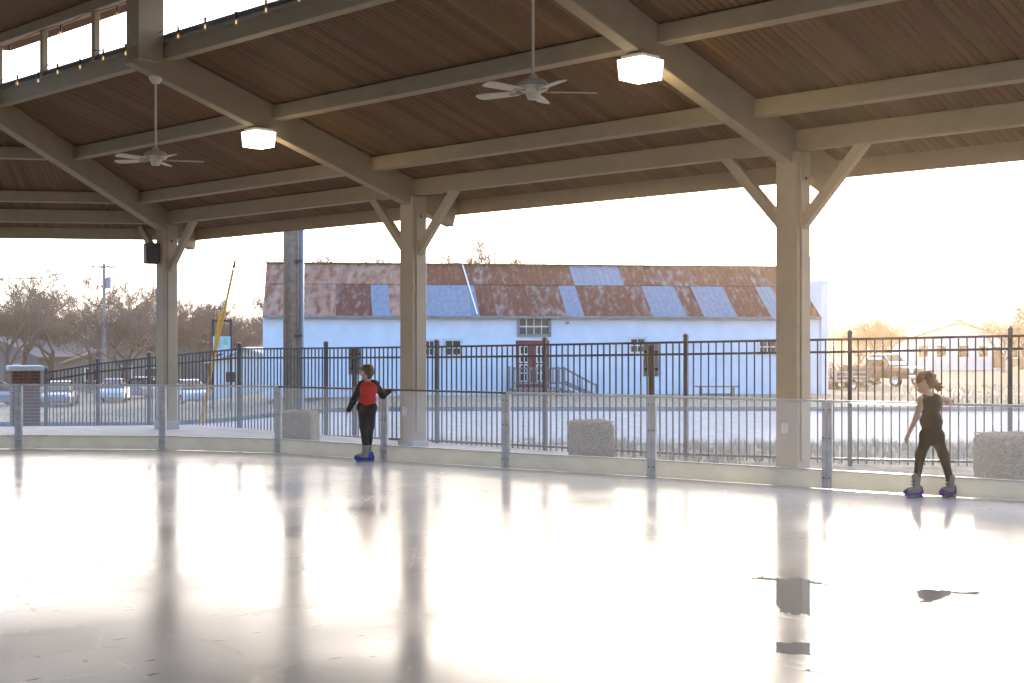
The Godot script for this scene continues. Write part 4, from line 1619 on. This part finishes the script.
		lathe(st, [[0.0, 0.0], [0.2, 0.0], [0.2, 0.72], [0.1, 0.8], [0.0, 0.8]], 12, Transform3D(Basis.IDENTITY, Vector3(p.x + 0.33, top - 1.75, p.z + 0.05)))
		obj("transformer", st, M.conduit, U)
		heads.append(Vector3(p.x, top - 0.03, p.z + 0.12))
	for k in 3:
		var x: float = [-0.75, -0.3, 0.75][k]
		var a: Vector3 = heads[1] + Vector3(x, 0, 0)
		var b: Vector3 = heads[0] + Vector3(x, 0, 0)
		var far := at(330, 118, 6.4) + Vector3(x, 0, 0)
		var pts := []
		for i in 9:
			var f := i / 8.0
			pts.append(a.lerp(b, f) - Vector3.UP * 0.5 * 4 * f * (1 - f))
		for i in range(1, 9):
			var f := i / 8.0
			pts.append(b.lerp(far, f) - Vector3.UP * 0.7 * 4 * f * (1 - f))
		var rr := []
		for q in pts:
			rr.append(0.016)
		st = S()
		tube(st, pts, rr, 4)
		tag(obj("power_line", st, M.steel_wire), "thin power line running between the utility poles", "power line", "power lines between the poles")
	# stout timber pole just outside the fence, with a metal conduit up its side
	p = at(291, 25.4, 0)
	p.y = gh(p.x, 25.4) - 0.1
	var Tp := thing("timber_pole", "stout brown timber pole with metal conduit standing at the fence", "pole", p)
	st = S()
	tube(st, [p, p + Vector3(0, 4.0, 0), p + Vector3(0, 11.2, 0)], [0.152, 0.142, 0.11], 16)
	obj("pole", st, M.pole_wood, Tp)
	st = S()
	tube(st, [p + Vector3(0.205, 0, 0.06), p + Vector3(0.20, 8.0, 0.06)], [0.052, 0.052], 10)
	var cd := obj("conduit", st, M.conduit, Tp)
	for y in [0.6, 2.0, 3.4, 4.8]:
		st = S()
		add_box(st, p + Vector3(0.15, y, 0.06), Vector3(0.16, 0.05, 0.12))
		obj("clamp", st, M.steel_wire, cd)
	# its guy wires with yellow guards
	for k in 2:
		var foot := at([197.0, 201.5][k], [29.0, 29.4][k], 0)
		foot.y = gh(foot.x, -foot.z)
		var tip := p + Vector3(-0.08, [7.9, 10.9][k], 0)
		var G := thing("guy_wire", ["taller guy wire with long yellow guard anchored behind the fence", "shorter guy wire with yellow guard anchored behind the fence"][k], "guy wire", foot)
		st = S()
		tube(st, [foot, tip], [0.008, 0.008], 5)
		obj("wire", st, M.steel_wire, G)
		var d := (tip - foot).normalized()
		st = S()
		tube(st, [foot + d * 0.1, foot + d * [4.0, 2.95][k]], [0.025, 0.025], 8)
		obj("guard", st, M.yellow_guard, G)
		if k == 0:
			st = S()
			tube(st, [foot + d * 4.05, foot + d * 4.21], [0.03, 0.02], 8)
			obj("insulator", st, M.tail_red, G)
	# information sign beyond the fence
	p = at(222, 45, 0)
	p.y = gh(p.x, 45)
	var Sg := thing("information_sign", "pale blue information board with green patches in a dark two post frame", "sign", p)
	for x in [-0.3, 0.3]:
		st = S()
		add_box(st, p + Vector3(x, 1.53, 0), Vector3(0.07, 3.1, 0.07))
		obj("post", st, M.black_iron, Sg)
	st = S()
	add_box(st, p + Vector3(0, 3.03, 0), Vector3(0.52, 0.06, 0.05))
	obj("crossbar", st, M.black_iron, Sg)
	var im := Image.create(64, 64, false, Image.FORMAT_RGB8)
	im.fill(lin(0.42, 0.52, 0.62))
	im.fill_rect(Rect2i(8, 8, 20, 34), lin(0.25, 0.46, 0.22))
	im.fill_rect(Rect2i(38, 6, 18, 24), lin(0.30, 0.50, 0.26))
	im.fill_rect(Rect2i(38, 36, 18, 12), lin(0.62, 0.62, 0.40))
	im.fill_rect(Rect2i(8, 50, 48, 4), lin(0.65, 0.68, 0.70))
	var m := mat("sign_print", 1, 1, 1, 0.6)
	m.albedo_texture = ImageTexture.create_from_image(im)
	var qm := PlaneMesh.new()
	qm.size = Vector2(0.56, 0.56)
	qm.orientation = PlaneMesh.FACE_Z
	st = S()
	add_box(st, p + Vector3(0, 2.22, 0.05), Vector3(0.58, 0.58, 0.02))
	var bd := obj("board", st, M.pale_roof, Sg)
	var pr := put("print", qm, m, bd)
	pr.position = p + Vector3(0, 2.22, 0.064)

# ---------------------------------------------------------------- bales and sign posts by the fence

func bales_and_posts():
	var st: SurfaceTool
	# square straw bales between barrier and fence
	var fn := FastNoiseLite.new()
	fn.seed = 4
	fn.frequency = 3.0
	var rows := [[591, 17.6, 0.48, 0.57, 0.25, "straw bale standing behind the barrier before the barn door"], [300, 20.9, 0.50, 0.53, -0.1, "straw bale standing behind the barrier near the timber pole"], [1010, 14.75, 0.60, 0.60, 0.2, "straw bale standing behind the barrier beside the girl"]]
	for q in rows:
		var c := at(q[0], q[1], -0.012)
		var Ba := thing("straw_bale", q[5], "straw bale", c, "straw bales behind the barrier")
		var B := Basis(Vector3.UP, q[4])
		var w: float = q[2]
		var h: float = q[3]
		st = S()
		var n := 9
		var half := Vector3(w * 0.5, h * 0.5, 0.30)
		for ax in 3:
			for s in [-1.0, 1.0]:
				var u: int = (ax + 1) % 3
				var v: int = (ax + 2) % 3
				var grid := []
				for i in n + 1:
					for j in n + 1:
						var p := Vector3.ZERO
						p[ax] = s * half[ax]
						p[u] = (2.0 * i / n - 1.0) * half[u]
						p[v] = (2.0 * j / n - 1.0) * half[v]
						var e := Vector3(absf(p.x) / half.x, absf(p.y) / half.y, absf(p.z) / half.z)
						var rnd := pow(pow(e.x, 9) + pow(e.y, 9) + pow(e.z, 9), 1.0 / 9.0)
						p = p / rnd
						p += p.normalized() * 0.022 * fn.get_noise_3dv(p * 3.0 + c)
						grid.append(c + B * (p + Vector3(0, h * 0.5, 0)))
				var nn := Vector3.ZERO
				nn[ax] = s
				for i in n:
					for j in n:
						quad(st, grid[i * (n + 1) + j], grid[(i + 1) * (n + 1) + j], grid[(i + 1) * (n + 1) + j + 1], grid[i * (n + 1) + j + 1], B * nn)
		obj("bale_body", st, M.hay, Ba)
		st = S()
		for k in 900:
			var ax: int = [0, 1, 2, 2, 1][k % 5]
			var p := Vector3(rng.randf_range(-1, 1), rng.randf_range(-1, 1), rng.randf_range(-1, 1)) * half * 0.96
			p[ax] = half[ax] * (1.0 if ax == 1 or rng.randf() < 0.8 else -1.0)
			var d := Vector3(rng.randf_range(-1, 1), rng.randf_range(-0.5, 0.5), rng.randf_range(-1, 1)).normalized()
			d[ax] = absf(d[ax]) * 0.35 * signf(p[ax])
			d = d.normalized() * rng.randf_range(0.03, 0.10)
			col = Color(0.30, 0.24, 0.14).lerp(Color(0.52, 0.44, 0.29), rng.randf())
			var a := c + B * (p + Vector3(0, h * 0.5, 0))
			tube(st, [a, a + B * d], [0.0032, 0.002], 3, false)
		var hs := obj("loose_straw", st, M.hay_strand, Ba)
		hs.set_meta("kind", "stuff")
		for x in [-0.17, 0.17]:
			st = S()
			var pts := []
			for a in 25:
				var t := TAU * a / 24.0
				var e := Vector2(cos(t), sin(t))
				var k := pow(pow(absf(e.x), 7) + pow(absf(e.y), 7), 1.0 / 7.0)
				pts.append(c + B * Vector3(x, h * 0.5 + e.y / k * (h * 0.5 + 0.004), e.x / k * (0.30 + 0.004)))
			var rr := []
			for a in pts:
				rr.append(0.004)
			tube(st, pts, rr, 4, false)
			obj("twine", st, M.twine, Ba)
	# two boards mounted on dark posts beside the fence, seen from behind
	for q in [[355, 23.4, "beige notice board on a dark post behind the boy"], [651, 19.4, "beige notice board on a dark post between the barn door and the truck"]]:
		var p := at(q[0], q[1], 0)
		p.y = gh(p.x, q[1])
		var N := thing("notice_board", q[2], "notice board", p, "notice boards on dark posts")
		st = S()
		add_box(st, p + Vector3(0, 0.80, 0.06), Vector3(0.085, 1.6, 0.085), Basis.IDENTITY, 0.006)
		obj("post", st, M.black_iron, N)
		st = S()
		add_box(st, p + Vector3(0, 1.38, 0.0), Vector3(0.225, 0.47, 0.025), Basis.IDENTITY, 0.004)
		obj("board", st, M.sign_back, N)
		for y in [1.25, 1.5]:
			st = S()
			add_box(st, p + Vector3(0, y, 0.016), Vector3(0.20, 0.035, 0.02))
			obj("bracket", st, M.black_iron, N)

# ---------------------------------------------------------------- people

func blob(bones: Array, cell: float, k: float) -> ArrayMesh:
	# bones: [a, b, radius at a, radius at b]; a smooth union of tapered capsules, meshed as surface nets
	var lo := Vector3.ONE * 1e9
	var hi := Vector3.ONE * -1e9
	for b in bones:
		var r: float = max(b[2], b[3]) + k * 0.5 + cell * 2.5
		for p in [b[0], b[1]]:
			lo = lo.min(p - Vector3.ONE * r)
			hi = hi.max(p + Vector3.ONE * r)
	var nx := int(ceil((hi.x - lo.x) / cell)) + 1
	var ny := int(ceil((hi.y - lo.y) / cell)) + 1
	var nz := int(ceil((hi.z - lo.z) / cell)) + 1
	var f := PackedFloat32Array()
	f.resize(nx * ny * nz)
	f.fill(1.0)
	for b in bones:
		var a: Vector3 = b[0]
		var ab: Vector3 = b[1] - a
		var l2: float = max(ab.length_squared(), 1e-9)
		var ra: float = b[2]
		var rb: float = b[3]
		var r: float = max(ra, rb) + k + cell * 2.0
		var p0: Vector3 = (a.min(b[1]) - Vector3.ONE * r - lo) / cell
		var p1: Vector3 = (a.max(b[1]) + Vector3.ONE * r - lo) / cell
		for x in range(max(0, int(p0.x)), min(nx, int(p1.x) + 2)):
			for y in range(max(0, int(p0.y)), min(ny, int(p1.y) + 2)):
				var row := (x * ny + y) * nz
				for z in range(max(0, int(p0.z)), min(nz, int(p1.z) + 2)):
					var q := lo + Vector3(x, y, z) * cell - a
					var t := clampf(q.dot(ab) / l2, 0.0, 1.0)
					var d := (q - ab * t).length() - ra - (rb - ra) * t
					var o := f[row + z]
					var h := maxf(k - absf(o - d), 0.0)
					f[row + z] = minf(o, d) - h * h / (4.0 * k)
	var ids := PackedInt32Array()
	ids.resize(nx * ny * nz)
	ids.fill(-1)
	var V := PackedVector3Array()
	var N := PackedVector3Array()
	var I := PackedInt32Array()
	var sy := nz
	var sx := ny * nz
	var E := [[0, 1], [2, 3], [4, 5], [6, 7], [0, 2], [1, 3], [4, 6], [5, 7], [0, 4], [1, 5], [2, 6], [3, 7]]
	for x in nx - 1:
		for y in ny - 1:
			for z in nz - 1:
				var i := x * sx + y * sy + z
				var v0 := f[i]
				var m := 1 if v0 < 0.0 else 0
				if f[i + 1] < 0.0: m |= 2
				if f[i + sy] < 0.0: m |= 4
				if f[i + sy + 1] < 0.0: m |= 8
				if f[i + sx] < 0.0: m |= 16
				if f[i + sx + 1] < 0.0: m |= 32
				if f[i + sx + sy] < 0.0: m |= 64
				if f[i + sx + sy + 1] < 0.0: m |= 128
				if m == 0 or m == 255:
					continue
				var c := [f[i], f[i + 1], f[i + sy], f[i + sy + 1], f[i + sx], f[i + sx + 1], f[i + sx + sy], f[i + sx + sy + 1]]
				var s := Vector3.ZERO
				var n := 0
				for e in E:
					var a: float = c[e[0]]
					var b: float = c[e[1]]
					if (a < 0.0) != (b < 0.0):
						var t := a / (a - b)
						var pa := Vector3(e[0] >> 2 & 1, e[0] >> 1 & 1, e[0] & 1)
						var pb := Vector3(e[1] >> 2 & 1, e[1] >> 1 & 1, e[1] & 1)
						s += pa.lerp(pb, t)
						n += 1
				ids[i] = V.size()
				V.append(lo + (Vector3(x, y, z) + s / n) * cell)
				N.append(Vector3(c[4] + c[5] + c[6] + c[7] - c[0] - c[1] - c[2] - c[3], c[2] + c[3] + c[6] + c[7] - c[0] - c[1] - c[4] - c[5], c[1] + c[3] + c[5] + c[7] - c[0] - c[2] - c[4] - c[6]).normalized())
	for x in range(1, nx - 1):
		for y in range(1, ny - 1):
			for z in range(1, nz - 1):
				var i := x * sx + y * sy + z
				var inside := f[i] < 0.0
				for e in 3:
					var j: int = i + [sx, sy, 1][e]
					if (f[j] < 0.0) == inside:
						continue
					var u: int = [sy, 1, sx][e]
					var w: int = [1, sx, sy][e]
					var q := [ids[i], ids[i - u], ids[i - u - w], ids[i - w]]
					if q[0] < 0 or q[1] < 0 or q[2] < 0 or q[3] < 0:
						continue
					if inside:
						I.append_array(PackedInt32Array([q[0], q[2], q[1], q[0], q[3], q[2]]))
					else:
						I.append_array(PackedInt32Array([q[0], q[1], q[2], q[0], q[2], q[3]]))
	var arr := []
	arr.resize(Mesh.ARRAY_MAX)
	arr[Mesh.ARRAY_VERTEX] = V
	arr[Mesh.ARRAY_NORMAL] = N
	arr[Mesh.ARRAY_INDEX] = I
	var me := ArrayMesh.new()
	me.add_surface_from_arrays(Mesh.PRIMITIVE_TRIANGLES, arr)
	return me

func joined(list: Array) -> ArrayMesh:
	var st := SurfaceTool.new()
	for m in list:
		st.append_from(m, 0, Transform3D.IDENTITY)
	return st.commit()

# head bones: centre of the skull, size 1 = head 0.22 m high; facing forward (unit), up
func head_bones(c: Vector3, fw: Vector3, s: float) -> Array:
	var up := Vector3.UP
	var sd := fw.cross(up).normalized()
	return [
		[c + up * 0.022 * s - fw * 0.018 * s, c + up * 0.022 * s + fw * 0.016 * s, 0.080 * s, 0.074 * s],
		[c - up * 0.03 * s + fw * 0.02 * s, c - up * 0.072 * s + fw * 0.038 * s, 0.060 * s, 0.036 * s],
		[c - up * 0.045 * s - sd * 0.025 * s, c - up * 0.045 * s + sd * 0.025 * s, 0.045 * s, 0.045 * s],
		[c + up * 0.004 * s + fw * 0.086 * s, c - up * 0.022 * s + fw * 0.102 * s, 0.008 * s, 0.013 * s],
		[c - up * 0.058 * s + fw * 0.076 * s - sd * 0.014 * s, c - up * 0.058 * s + fw * 0.076 * s + sd * 0.014 * s, 0.009 * s, 0.009 * s],
		[c - up * 0.012 * s + sd * 0.078 * s, c + up * 0.014 * s + sd * 0.082 * s - fw * 0.008 * s, 0.010 * s, 0.014 * s],
		[c - up * 0.012 * s - sd * 0.078 * s, c + up * 0.014 * s - sd * 0.082 * s - fw * 0.008 * s, 0.010 * s, 0.014 * s],
	]

# a hand: wrist, pointing dir, back-of-hand normal, curl of the fingers, thumb side
func hand_bones(w: Vector3, d: Vector3, nrm: Vector3, curl: float, thumb: float, s: float) -> Array:
	d = d.normalized()
	var sd := d.cross(nrm).normalized()
	nrm = sd.cross(d)
	var out := []
	for k in 4:
		var off := (k - 1.5) * 0.0165 * s
		out.append([w + sd * off * 0.6, w + d * 0.07 * s + sd * off, 0.0135 * s, 0.012 * s])
		var p := w + d * 0.07 * s + sd * off
		var q := d
		var lens := [0.028, 0.020, 0.016]
		var fl: float = [0.88, 1.0, 0.96, 0.78][k]
		for j in 3:
			q = q.rotated(sd, -curl * [0.8, 1.0, 0.8][j])
			var e: Vector3 = p + q * lens[j] * fl * s
			out.append([p, e, (0.0082 - j * 0.0008) * s, (0.0076 - j * 0.0008) * s])
			p = e
	var tb := w + d * 0.018 * s + sd * thumb * 0.026 * s
	var t1 := tb + (d * 0.7 + sd * thumb * 0.75 - nrm * 0.25).normalized() * 0.032 * s
	var t2 := t1 + (d + sd * thumb * 0.25 - nrm * 0.35).normalized() * 0.026 * s
	out.append([tb, t1, 0.0115 * s, 0.0095 * s])
	out.append([t1, t2, 0.009 * s, 0.0075 * s])
	return out

func skate(P: Node3D, ankle: Vector3, toe: Vector3, shell: Material):
	# the boot rises round the ankle; toe gives the pointing direction; the blade stands on the ice
	var d := Vector3(toe.x, 0, toe.z).normalized()
	var sd := d.cross(Vector3.UP)
	var up := Vector3.UP
	var g := Vector3(ankle.x, ORG.y, ankle.z)
	var b := []
	b.append([g + up * 0.10, g + up * 0.205, 0.037, 0.041])
	b.append([g + up * 0.085 - d * 0.012, g + up * 0.080 + d * 0.105, 0.037, 0.030])
	b.append([g + up * 0.205, g + up * 0.222 + d * 0.012, 0.043, 0.037])
	var bo := put("skate", blob(b, 0.007, 0.02), M.boot_grey, P)
	var st := S()
	for i in 4:
		var y := 0.105 + i * 0.032
		beam(st, g + up * y + d * (0.050 - i * 0.004) - sd * 0.026, g + up * y + d * (0.050 - i * 0.004) + sd * 0.026, 0.010, 0.007, d)
	obj("laces", st, M.black_plastic, bo)
	var c := []
	c.append([g + up * 0.052 - d * 0.058, g + up * 0.052 + d * 0.130, 0.029, 0.027])
	c.append([g + up * 0.065 - d * 0.050, g + up * 0.10 - d * 0.040, 0.034, 0.034])
	c.append([g + up * 0.064 + d * 0.098, g + up * 0.066 + d * 0.125, 0.035, 0.030])
	c.append([g + up * 0.024 - d * 0.06, g + up * 0.05 - d * 0.06, 0.012, 0.02])
	c.append([g + up * 0.024 + d * 0.09, g + up * 0.05 + d * 0.09, 0.012, 0.02])
	put("shell", blob(c, 0.007, 0.013), shell, bo)
	st = S()
	beam(st, g + up * 0.016 - d * 0.085, g + up * 0.016 + d * 0.125, 0.006, 0.032)
	obj("blade", st, M.blade_steel, bo)

func grown(bones: Array, by: float) -> Array:
	var out := []
	for b in bones:
		out.append([b[0], b[1], b[2] + by, b[3] + by])
	return out

func people():
	boy()
	girl()

func eyes(P: Node3D, c: Vector3, fw: Vector3, s: float, body: MeshInstance3D):
	var sd := fw.cross(Vector3.UP).normalized()
	for k in [-1.0, 1.0]:
		var st := S()
		var e: Vector3 = c + Vector3.UP * 0.008 * s + fw * 0.076 * s + sd * k * 0.031 * s
		lathe(st, [[0.0, -0.008 * s], [0.007 * s, -0.004 * s], [0.009 * s, 0.0], [0.007 * s, 0.004 * s], [0.0, 0.008 * s]], 10, Transform3D(Basis.IDENTITY, e))
		obj("eye", st, M.eye_dark, body)

func boy():
	var D := 17.93
	var m := D / F
	var o := at(364, D, 0)
	var P := thing("person", "child in red and black raglan shirt and black trousers holding the rail", "person", o)
	var J := func(px, py, z): return o + Vector3((px - 364.0) * m, (460.5 - py) * m, z)
	var neck: Vector3 = J.call(367.6, 379.5, -0.02)
	var head: Vector3 = J.call(366.8, 371.8, -0.01)
	var chest: Vector3 = J.call(368.2, 388.0, 0.0)
	var belly: Vector3 = J.call(367.4, 399.0, 0.0)
	var pelvis: Vector3 = J.call(366.8, 406.0, 0.0)
	var shL: Vector3 = J.call(361.6, 383.8, 0.0)
	var shR: Vector3 = J.call(375.0, 383.4, -0.01)
	var elL: Vector3 = J.call(354.0, 398.8, 0.05)
	var elR: Vector3 = J.call(382.6, 394.4, -0.05)
	var wrL: Vector3 = J.call(348.6, 409.0, 0.0)
	var rail: Vector3 = J.call(391.5, 389.8, -0.16)
	var wrR: Vector3 = J.call(388.4, 390.6, -0.13)
	var hipL: Vector3 = J.call(363.6, 407.0, 0.0)
	var hipR: Vector3 = J.call(370.6, 407.0, 0.0)
	var knL: Vector3 = J.call(364.4, 425.0, 0.05)
	var knR: Vector3 = J.call(369.4, 425.0, -0.04)
	var anL: Vector3 = J.call(366.0, 449.5, 0.05)
	var anR: Vector3 = J.call(368.2, 450.5, -0.06)
	var fw := Vector3(-0.80, -0.08, -0.55).normalized()
	var torso := [[shL.lerp(chest, 0.25), shR.lerp(chest, 0.25), 0.052, 0.052], [chest + Vector3(-0.045, 0, 0), chest + Vector3(0.045, 0, 0), 0.078, 0.078], [chest, belly, 0.088, 0.080], [belly + Vector3(-0.04, 0, 0), belly + Vector3(0.04, 0, 0), 0.074, 0.074], [belly, pelvis, 0.080, 0.086]]
	var hips := [[pelvis + Vector3(-0.045, 0, 0), pelvis + Vector3(0.045, 0, 0), 0.080, 0.080]]
	var armL := [[shL, elL, 0.042, 0.034], [elL, wrL, 0.034, 0.024]]
	var armR := [[shR, elR, 0.042, 0.034], [elR, wrR, 0.034, 0.024]]
	var legL := [[hipL, knL, 0.066, 0.048], [knL, anL, 0.046, 0.032]]
	var legR := [[hipR, knR, 0.066, 0.048], [knR, anR, 0.046, 0.032]]
	var nk := [[chest + Vector3(0, 0.05, 0), neck, 0.045, 0.038], [neck, head - Vector3(0, 0.03, 0), 0.038, 0.040]]
	var body := put("body", joined([blob(torso + hips + armL + armR + legL + legR + nk, 0.012, 0.035), blob(head_bones(head, fw, 0.98) + [[neck, head - Vector3(0, 0.04, 0), 0.036, 0.040]], 0.005, 0.02), blob(hand_bones(wrL, Vector3(-0.45, -0.85, 0.1), Vector3(-0.8, 0.4, 0.3), 0.35, 1.0, 0.86), 0.0036, 0.006), blob(hand_bones(wrR, rail - wrR + Vector3(0.02, 0.0, 0), Vector3(-0.1, 1, 0.2), 0.6, -1.0, 0.86), 0.0036, 0.006)]), M.skin, P)
	eyes(P, head, fw, 0.98, body)
	put("shirt", blob(grown(torso, 0.008), 0.010, 0.035), M.red_cloth, P)
	var sl := grown(armL, 0.010)
	put("sleeve", blob([[shL.lerp(neck, 0.42), shL, 0.045, 0.054]] + sl, 0.009, 0.025), M.black_cloth, P)
	sl = grown(armR, 0.010)
	put("sleeve", blob([[shR.lerp(neck, 0.42), shR, 0.045, 0.054]] + sl, 0.009, 0.025), M.black_cloth, P)
	var cuL := Vector3(anL.x, o.y + 0.24, lerpf(knL.z, anL.z, 0.8))
	var cuR := Vector3(anR.x, o.y + 0.24, lerpf(knR.z, anR.z, 0.8))
	var tr := grown([[hipL, knL, 0.066, 0.048], [knL, cuL, 0.046, 0.036], [hipR, knR, 0.066, 0.048], [knR, cuR, 0.046, 0.036]], 0.012)
	put("trousers", blob(grown(hips, 0.012) + [[pelvis, pelvis + Vector3(0, 0.045, 0), 0.088, 0.088]] + tr, 0.010, 0.025), M.black_cloth, P)
	var up := Vector3.UP
	var hair := [[head + up * 0.034 - fw * 0.024, head + up * 0.040 + fw * 0.02, 0.083, 0.072], [head - up * 0.015 - fw * 0.040, head - up * 0.040 - fw * 0.036, 0.066, 0.045], [head + up * 0.055 + fw * 0.05, head + up * 0.05 + fw * 0.062, 0.04, 0.035]]
	for k in 26:
		var a := k * 2.4
		var h := 0.2 + 0.75 * (k / 26.0)
		var dd := (Vector3(cos(a), 0, sin(a)) * sqrt(1.0 - h * h) + up * h)
		if dd.dot(fw) > 0.62:
			continue
		hair.append([head + up * 0.03 - fw * 0.014 + dd * 0.072, head + up * 0.028 - fw * 0.016 + dd * 0.094 + Vector3(cos(a * 3.1), -0.6, sin(a * 2.3)) * 0.012, 0.014, 0.005])
	put("hair", blob(hair, 0.006, 0.015), M.brown_hair, P)
	skate(P, anL, Vector3(-0.92, 0, 0.35), M.blue_plastic)
	skate(P, anR, Vector3(-0.85, 0, -0.4), M.blue_plastic)

func girl():
	var D := 13.83
	var m := D / F
	var o := at(929, D, 0)
	var P := thing("person", "child in dark sleeveless top and leggings with tied back hair and purple skates", "person", o)
	var J := func(px, py, z): return o + Vector3((px - 929.0) * m, (497.0 - py) * m, z)
	var head: Vector3 = J.call(925.2, 382.2, 0.0)
	var neck: Vector3 = J.call(928.4, 394.0, 0.0)
	var chest: Vector3 = J.call(930.6, 404.0, 0.0)
	var belly: Vector3 = J.call(931.2, 421.0, 0.0)
	var pelvis: Vector3 = J.call(931.6, 435.0, 0.01)
	var shL: Vector3 = J.call(921.0, 399.0, 0.01)
	var shR: Vector3 = J.call(939.6, 397.6, -0.01)
	var elL: Vector3 = J.call(915.2, 416.5, 0.05)
	var elR: Vector3 = J.call(949.6, 400.6, -0.05)
	var wrL: Vector3 = J.call(908.0, 433.0, 0.03)
	var wrR: Vector3 = J.call(953.6, 400.0, -0.19)
	var hipL: Vector3 = J.call(926.6, 437.5, 0.01)
	var hipR: Vector3 = J.call(936.6, 437.5, 0.01)
	var knL: Vector3 = J.call(918.6, 454.0, 0.06)
	var knR: Vector3 = J.call(942.4, 454.0, 0.03)
	var anL: Vector3 = J.call(914.6, 481.5, 0.06)
	var anR: Vector3 = J.call(950.4, 481.5, 0.0)
	var fw := Vector3(-0.83, -0.30, -0.42).normalized()
	var torso := [[shL.lerp(chest, 0.3), shR.lerp(chest, 0.3), 0.046, 0.046], [chest + Vector3(-0.038, 0, 0), chest + Vector3(0.038, 0, 0), 0.074, 0.074], [chest, belly, 0.082, 0.076], [belly + Vector3(-0.038, 0, 0), belly + Vector3(0.038, 0, 0), 0.072, 0.072], [belly, pelvis, 0.078, 0.084]]
	var hips := [[pelvis + Vector3(-0.042, 0, 0), pelvis + Vector3(0.042, 0, 0), 0.080, 0.080]]
	var arms := [[shL, elL, 0.036, 0.029], [elL, wrL, 0.029, 0.021], [shR, elR, 0.036, 0.029], [elR, wrR, 0.029, 0.021]]
	var legs := [[hipL, knL, 0.062, 0.043], [knL, anL, 0.042, 0.030], [hipR, knR, 0.062, 0.043], [knR, anR, 0.042, 0.030]]
	var nk := [[chest + Vector3(0, 0.04, 0), neck, 0.045, 0.034], [neck, head - Vector3(0, 0.03, 0), 0.034, 0.036]]
	var body := put("body", joined([blob(torso + hips + arms + legs + nk, 0.012, 0.032), blob(head_bones(head, fw, 0.96) + [[neck, head - Vector3(0, 0.04, 0), 0.034, 0.036]], 0.005, 0.02), blob(hand_bones(wrL, Vector3(-0.4, -0.9, 0.1), Vector3(-0.8, 0.4, 0.2), 0.3, 1.0, 0.86), 0.0036, 0.006), blob(hand_bones(wrR, Vector3(0.75, -0.05, -0.6), Vector3(0, 1, 0.1), 0.5, -1.0, 0.86), 0.0036, 0.006)]), M.skin, P)
	eyes(P, head, fw, 0.96, body)
	put("top", blob(grown(torso, 0.008) + [[shL.lerp(chest, 0.35) + Vector3(0.02, 0.03, 0), neck.lerp(shL, 0.45), 0.036, 0.026], [shR.lerp(chest, 0.35) + Vector3(-0.02, 0.03, 0), neck.lerp(shR, 0.45), 0.036, 0.026], [pelvis + Vector3(-0.03, 0.0, 0), pelvis + Vector3(0.03, 0.0, 0), 0.086, 0.086]], 0.010, 0.03), M.charcoal_cloth, P)
	put("leggings", blob(grown(hips + legs, 0.006) + [[pelvis, pelvis - Vector3(0, 0.035, 0), 0.07, 0.06]], 0.010, 0.035), M.charcoal_cloth, P)
	var up := Vector3.UP
	var bun: Vector3 = J.call(936.2, 385.0, 0.01)
	var hair := [[head + up * 0.032 - fw * 0.022, head + up * 0.036 + fw * 0.022, 0.085, 0.074], [head - up * 0.012 - fw * 0.045, head - up * 0.03 - fw * 0.045, 0.066, 0.05], [head - fw * 0.07, bun, 0.035, 0.030], [bun, bun + Vector3(0.018, -0.045, 0.0), 0.040, 0.022]]
	for k in 34:
		var a := k * 2.4
		var h := -0.1 + 1.05 * (k / 34.0)
		h = min(h, 0.98)
		var dd := Vector3(cos(a), 0, sin(a)) * sqrt(1.0 - h * h) + up * h
		if dd.dot(fw) > 0.55:
			continue
		hair.append([head + up * 0.03 - fw * 0.014 + dd * 0.076, head + up * 0.03 - fw * 0.02 + dd * 0.098 + Vector3(cos(a * 3.1), -0.3, sin(a * 2.3)) * 0.014, 0.012, 0.004])
	for k in 14:
		var a := k * 1.9
		hair.append([bun, bun + Vector3(0.03 + 0.03 * cos(a), 0.05 * sin(a) - 0.02, 0.04 * cos(a * 1.7)), 0.016, 0.004])
	put("hair", blob(hair, 0.006, 0.015), M.auburn_hair, P)
	var tie := S()
	tube(tie, [head - fw * 0.082 + up * 0.002, bun.lerp(head, 0.35)], [0.024, 0.024], 10)
	obj("hair_tie", tie, M.black_cloth, P)
	skate(P, anL, Vector3(-0.85, 0, 0.35), M.purple_plastic)
	skate(P, anR, Vector3(-0.75, 0, 0.45), M.purple_plastic)
